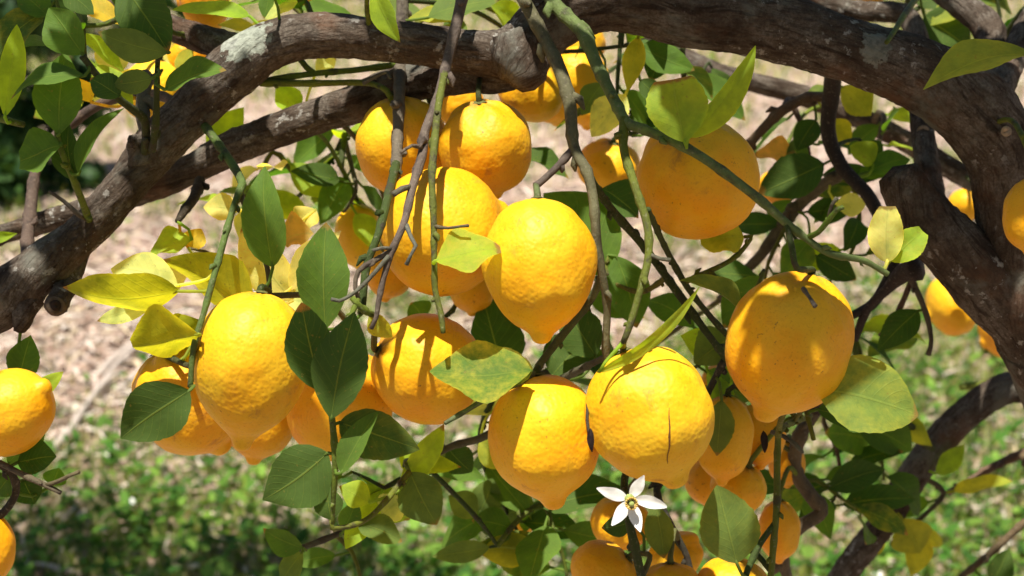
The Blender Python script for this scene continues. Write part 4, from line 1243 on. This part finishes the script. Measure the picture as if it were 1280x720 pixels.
    # by the trunk
    lemon(1290, 272, 0.90, 70, 104, 95, 0, 'lemon hanging in front of the shaded trunk', 0.6, (1, 0.95, 0.9))
    lemon(1187, 384, 1.62, 76, 64, 160, 0, 'blurred lemon with narrow end, under the sawn limb stub', 0.9, (1, 0.98, 0.9))
    lemon(1252, 416, 1.66, 70, 62, 150, 0, 'blurred lemon meeting the lower edge of the sawn limb stub', 0.5, (1, 0.9, 0.8))
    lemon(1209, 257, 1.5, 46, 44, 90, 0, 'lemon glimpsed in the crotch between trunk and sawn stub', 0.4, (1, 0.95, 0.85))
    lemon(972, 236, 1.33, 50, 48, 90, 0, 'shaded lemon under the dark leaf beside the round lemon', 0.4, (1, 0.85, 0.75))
    # hanging bunch below the lumpy lemon
    lemon(905, 552, 1.06, 72, 116, 95, 0, 'lemon in the shaded bunch, next to the scratched lemon', 0.5, (1, 0.98, 0.9))
    lemon(950, 546, 1.10, 64, 86, 90, 0, 'lemon in the shaded bunch directly under the lumpy-necked lemon', 0.5, (1, 0.9, 0.8))
    lemon(922, 612, 1.09, 70, 70, 110, -20, 'round lemon in the shaded bunch just above the pointed grey-green leaf', 0.4, (1, 0.98, 0.9))
    lemon(908, 480, 1.14, 62, 56, 90, 0, 'lemon wedged between scratched lemon and lumpy-necked lemon', 0.4, (1, 0.95, 0.85))
    lemon(974, 666, 1.13, 52, 82, 90, 0, 'lemon low in the shaded bunch behind the thin green upright twig', 0.5, (1, 0.9, 0.8))
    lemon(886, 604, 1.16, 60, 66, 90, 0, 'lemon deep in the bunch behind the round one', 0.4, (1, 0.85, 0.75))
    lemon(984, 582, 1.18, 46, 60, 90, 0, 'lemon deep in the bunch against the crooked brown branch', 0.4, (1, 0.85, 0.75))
    # at the foot
    lemon(775, 656, 1.10, 76, 72, 100, -10, 'lemon behind the white flower and its green stem', 0.4, (1, 0.95, 0.85))
    lemon(754, 722, 1.0, 96, 82, 140, -10, 'lemon with sunlit flank low beside the flower stem', 0.5, (1, 1.0, 0.95))
    lemon(846, 698, 1.08, 70, 56, 60, -20, 'lumpy lemon with folded skin below the narrow hanging leaf', 0.3, (1, 1.02, 1), rib=0.14, lumps=0.12)
    lemon(838, 734, 1.0, 80, 60, 90, 0, 'lemon beneath the lumpy folded one', 0.4, (1, 1.05, 1.1))
    lemon(916, 738, 1.0, 92, 82, 90, -10, 'lemon directly beneath the pointed grey-green leaf', 0.4, (1, 0.98, 0.9))
    lemon(643, 648, 1.34, 52, 66, 90, 0, 'blurred lemon among dark leaves below the speckled lemon', 0.4, (1, 0.95, 0.85))
    for pts, owner in stalks:
        if owner is None:
            q, own, dd, rq = nearest(pts[0][0])
            pts[0] = (q, pts[0][1])
        o = twig(pts, random.choice([(0.12, 0.13, 0.045), GREEN, DKGREEN]), 'fruit_stalk', nodes=0, sides=8, world=True)


# ------------------------------------------------------------------ flower
def build_flower():
    c = P(787, 624, 0.86)
    q = nearest(P(784, 632, 0.96))[0]
    face = (-FWD * 0.85 + UP * -0.15 + RIGHT * 0.05).normalized()
    fl = link_mesh('flower', *tube_geo([(q, 0.0012), (q.lerp(c, 0.6) - UP * 0.004, 0.0012), (c - face * 0.003, 0.0024), (c, 0.0034)], 8)[:2], M_PISTIL, tree, origin=TREE)
    fl['label'] = 'open white citrus flower with five narrow petals'
    for ang, ln in ((-62, 36), (8, 46), (72, 40), (128, 38), (200, 44)):
        a = R(ang)
        dirv = RIGHT * math.cos(a) - UP * math.sin(a)
        tip = c + dirv * (ln * 0.86 / FPX) + face * 0.004
        v, f, uv = leaf_geo(c + dirv * 0.001, tip, 17 * 0.86 / FPX, face, -0.06, 14, ang, 10, 2, 0.97, 0.1)
        link_mesh('petal', v, f, M_PETAL, fl, uv, origin=TREE)
    for i in range(14):
        a = 2 * math.pi * i / 14
        dv = (RIGHT * math.cos(a) + UP * math.sin(a)) * 0.42 + face
        p1 = c + dv * 0.0075
        v, f, uv = tube_geo([(c, 0.0004), (c.lerp(p1, 0.8), 0.0004), (p1, 0.0009), (p1 + dv * 0.0012, 0.0006)], 5)
        link_mesh('stamen', v, f, M_STAMEN, fl, uv, origin=TREE)
    v, f, uv = tube_geo([(c, 0.002), (c + face * 0.005, 0.0012), (c + face * 0.008, 0.0011), (c + face * 0.009, 0.0018), (c + face * 0.010, 0.0012)], 8)
    link_mesh('pistil', v, f, M_PISTIL, fl, uv, origin=TREE)
    # shrivelled dead bits
    for x, y, d, w, h in ((738, 550, 0.878, 11, 30), (954, 552, 0.975, 12, 28)):
        b0 = P(x, y - h / 2, d)
        own = nearest(b0)[1]
        v, f, uv = leaf_geo(b0, P(x + 2, y + h / 2, d), w * d / FPX, -FWD, 0.1, 35, x, 10, 2, 0.95, 0.3)
        o = link_mesh('withered_leaf', v, f, M_BLACK, own if own.parent is tree else tree, uv, origin=TREE)


# ------------------------------------------------------------------ crown above the picture (casts the dappled shade)
def leafy_mass(name, centers, n, spread, Lr, cols, parent=None, origin=None, floor=None, material=None):
    cs = np.array([c[0] for c in centers]); rs = np.array([c[1] for c in centers])
    wts = rs ** 2; wts = wts / wts.sum()
    k = rng.choice(len(cs), n, p=wts)
    off = rng.normal(0, 1, (n, 3)); off /= np.linalg.norm(off, axis=1)[:, None]
    off *= (rng.uniform(0, 1, n) ** (1 / 2.2))[:, None]
    p = cs[k] + off * rs[k][:, None] * spread
    if floor is not None:
        p = p[floor(p)]
        n = len(p)
    d = rng.normal(0, 1, (n, 3)) + np.array([0, 0, -0.5]); d /= np.linalg.norm(d, axis=1)[:, None]
    side = np.cross(d, rng.normal(0, 0.6, (n, 3)) + np.array([0, 0, 1.0])); side /= np.linalg.norm(side, axis=1)[:, None]
    L = rng.uniform(*Lr, n)
    up = np.cross(side, d)
    o = scatter_mesh(name, p, d, side, L, L * rng.uniform(0.42, 0.6, n), rng.uniform(0.02, 0.12, n), palette(n, cols), material or M_CROWN, up=up)
    return o


def build_crown():
    # boughs rising out of the limb and trunk into the crown
    tops = []
    for raw in ([(1300, -20, 1.2, 18), (1360, -260, 1.2, 15), (1300, -480, 1.15, 10), (1150, -640, 1.1, 5)],
                [(700, 0, 1.03, 22), (640, -160, 1.0, 14), (540, -330, 0.95, 9), (430, -480, 0.9, 4)],
                [(860, -10, 1.03, 20), (900, -200, 1.0, 13), (960, -400, 0.95, 8), (1000, -600, 0.9, 4)],
                [(190, 20, 1.07, 12), (120, -150, 1.02, 10), (60, -300, 1.0, 7), (0, -450, 0.95, 4)],
                [(-150, 436, 1.0, 26), (-300, 250, 1.0, 20), (-340, 20, 0.98, 14), (-300, -200, 0.95, 8)]):
        pts = px_pts(raw)
        limb('limb', pts, 14, 0.002, 0.1, 0.02)
    targets = CROWN
    cs = []
    for x, y, d, t, r in targets:
        cs.append((tuple(P(x, y, d) + SUN * t), r))
    for x, y, z, rad in ((-1.1, -0.7, 1.9, 0.75), (1.0, -0.6, 2.0, 0.75), (0, -1.3, 1.5, 0.9), (-1.7, 0.5, 2.1, 0.6), (1.8, 0.6, 2.1, 0.75), (0.9, 1.7, 2.3, 0.45), (-0.3, -0.6, 2.5, 0.4)):
        cs.append(((x, y, z), rad))            # unseen leaf clumps added round and behind the viewpoint to block sky light
    tz = math.tan(PITCH - math.atan(360 / FPX))

    def above(p):                                   # the crown keeps clear above the line of sight to the picture's top
        # plane through the camera and the upper edge of view, with a margin
        top_z = CAM.z - p[:, 1] * tz
        return (p[:, 2] > top_z + 0.06) | (p[:, 1] < 0.25)
    dens = 0
    tot = sum(int(CROWN_N * r * r) for _, r in cs)
    o = leafy_mass('crown', cs, tot, 1.0, (0.05, 0.10), [(0.035, 0.09, 0.02), (0.06, 0.13, 0.025), (0.09, 0.16, 0.035)], floor=above)  # overhead foliage together with the added sky-blocking clumps
    o.parent = tree
    o.matrix_parent_inverse = Matrix.Translation(-TREE)
    o['kind'] = 'stuff'


CROWN_N = 2300
CROWN = [  # (px, py, depth of what is shaded, distance up-sun, radius)
    (1240, 170, 1.03, 0.55, 0.17), (1190, 310, 1.03, 0.60, 0.14), (1110, 70, 1.02, 0.5, 0.14), (950, 20, 1.02, 0.42, 0.10),
    (800, -10, 1.02, 0.5, 0.09), (620, 40, 1.02, 0.40, 0.05), (430, 30, 1.02, 0.40, 0.06), (215, 150, 1.02, 0.5, 0.06), (40, 340, 1.0, 0.6, 0.10), (90, 60, 0.95, 0.35, 0.08),
    (430, 500, 0.95, 0.7, 0.05), (874, 190, 0.96, 0.45, 0.08), (965, 380, 0.9, 0.6, 0.045), (960, 620, 1.1, 0.8, 0.09), (1060, 250, 1.2, 0.7, 0.10), (1130, 600, 1.35, 0.9, 0.12),
    (150, 680, 3.0, 1.9, 0.36), (330, 650, 3.1, 1.8, 0.26), (20, 600, 3.2, 1.9, 0.30), (470, 700, 3.0, 1.8, 0.2), (1280, 150, 5.5, 2.5, 0.5),
]


# ------------------------------------------------------------------ shrubs at the far side
def build_shrubs():
    specs = [((-5, 110), 6.2, (0.34, 0.40, 0.60), [(0.020, 0.055, 0.016), (0.035, 0.08, 0.02), (0.05, 0.10, 0.03)], 'dark green bushy shrub growing beyond the mulch', 5200),
             ((55, 20), 9.5, (0.9, 0.7, 0.7), [(0.05, 0.11, 0.03), (0.09, 0.16, 0.04), (0.13, 0.19, 0.05)], 'bright green shrub rising behind the dark bushy shrub', 4200),
             ((620, -30), 12.5, (1.3, 0.8, 0.75), [(0.06, 0.13, 0.03), (0.10, 0.18, 0.05), (0.05, 0.10, 0.03)], 'leafy green shrub at the orchard edge above the limb bend', 4200),
             ((1120, -40), 12.5, (1.2, 0.8, 0.8), [(0.08, 0.14, 0.04), (0.12, 0.19, 0.06), (0.05, 0.10, 0.03)], 'loose green shrub at the orchard edge behind the sunlit branches', 4000),
             ((1275, 510), 4.6, (0.16, 0.18, 0.13), [(0.03, 0.08, 0.02), (0.05, 0.10, 0.03)], 'low dark weed clump beyond the bent lower limb', 900),
             ((345, -45), 12.8, (1.1, 0.8, 0.7), [(0.07, 0.14, 0.04), (0.11, 0.18, 0.05)], 'pale green shrub at the orchard edge between taller shrubs', 3600)]
    for (x, y), d, rad, cols, lab, n in specs:
        c = P(x, y, d)
        g = ground_z(c.x, c.y)
        c.z = max(c.z, g + rad[2] * 0.7)
        e = bpy.data.objects.new('shrub', None)
        col.objects.link(e)
        org = Vector((c.x, c.y, g))
        e.location = org
        tag(e, lab, 'shrub', 'shrubs beyond the mulch')
        # lumpy crown made of clumps
        cs = []
        for i in range(26):
            v = Vector((random.gauss(0, 0.5) * rad[0], random.gauss(0, 0.5) * rad[1], random.uniform(-0.9, 0.9) * rad[2]))
            cs.append((tuple(c + v), random.uniform(0.25, 0.45) * min(rad)))
        o = leafy_mass('crown', cs, n, 1.0, (0.04 + 0.004 * d, 0.07 + 0.008 * d), cols)
        o.parent = e
        o.matrix_parent_inverse = Matrix.Translation(-org)
        o['kind'] = 'stuff'
        v, f, uvs = [], [], []
        for i in range(5):
            tp = Vector(cs[i][0])
            tv, tf, tu = tube_geo(catmull([(org + Vector((0, 0, -0.03)), 0.03), (org.lerp(tp, 0.5) + Vector((0, 0, 0.05)), 0.018), (tp, 0.006)], 0.08), 7)
            k = len(v)
            v += tv; uvs += tu
            f += [tuple(q + k for q in ff) for ff in tf]
        link_mesh('trunk', v, f, M_BARK, e, uvs, origin=org)


build_ground()
build_wood()
build_lemons()
build_flower()
build_hero_leaves()
build_sprays()
build_crown()
build_ground_cover()
build_canes()
build_shrubs()
print('LEAVES', leaf_total[0], 'FAR', len(far), sorted(far)[-30:])
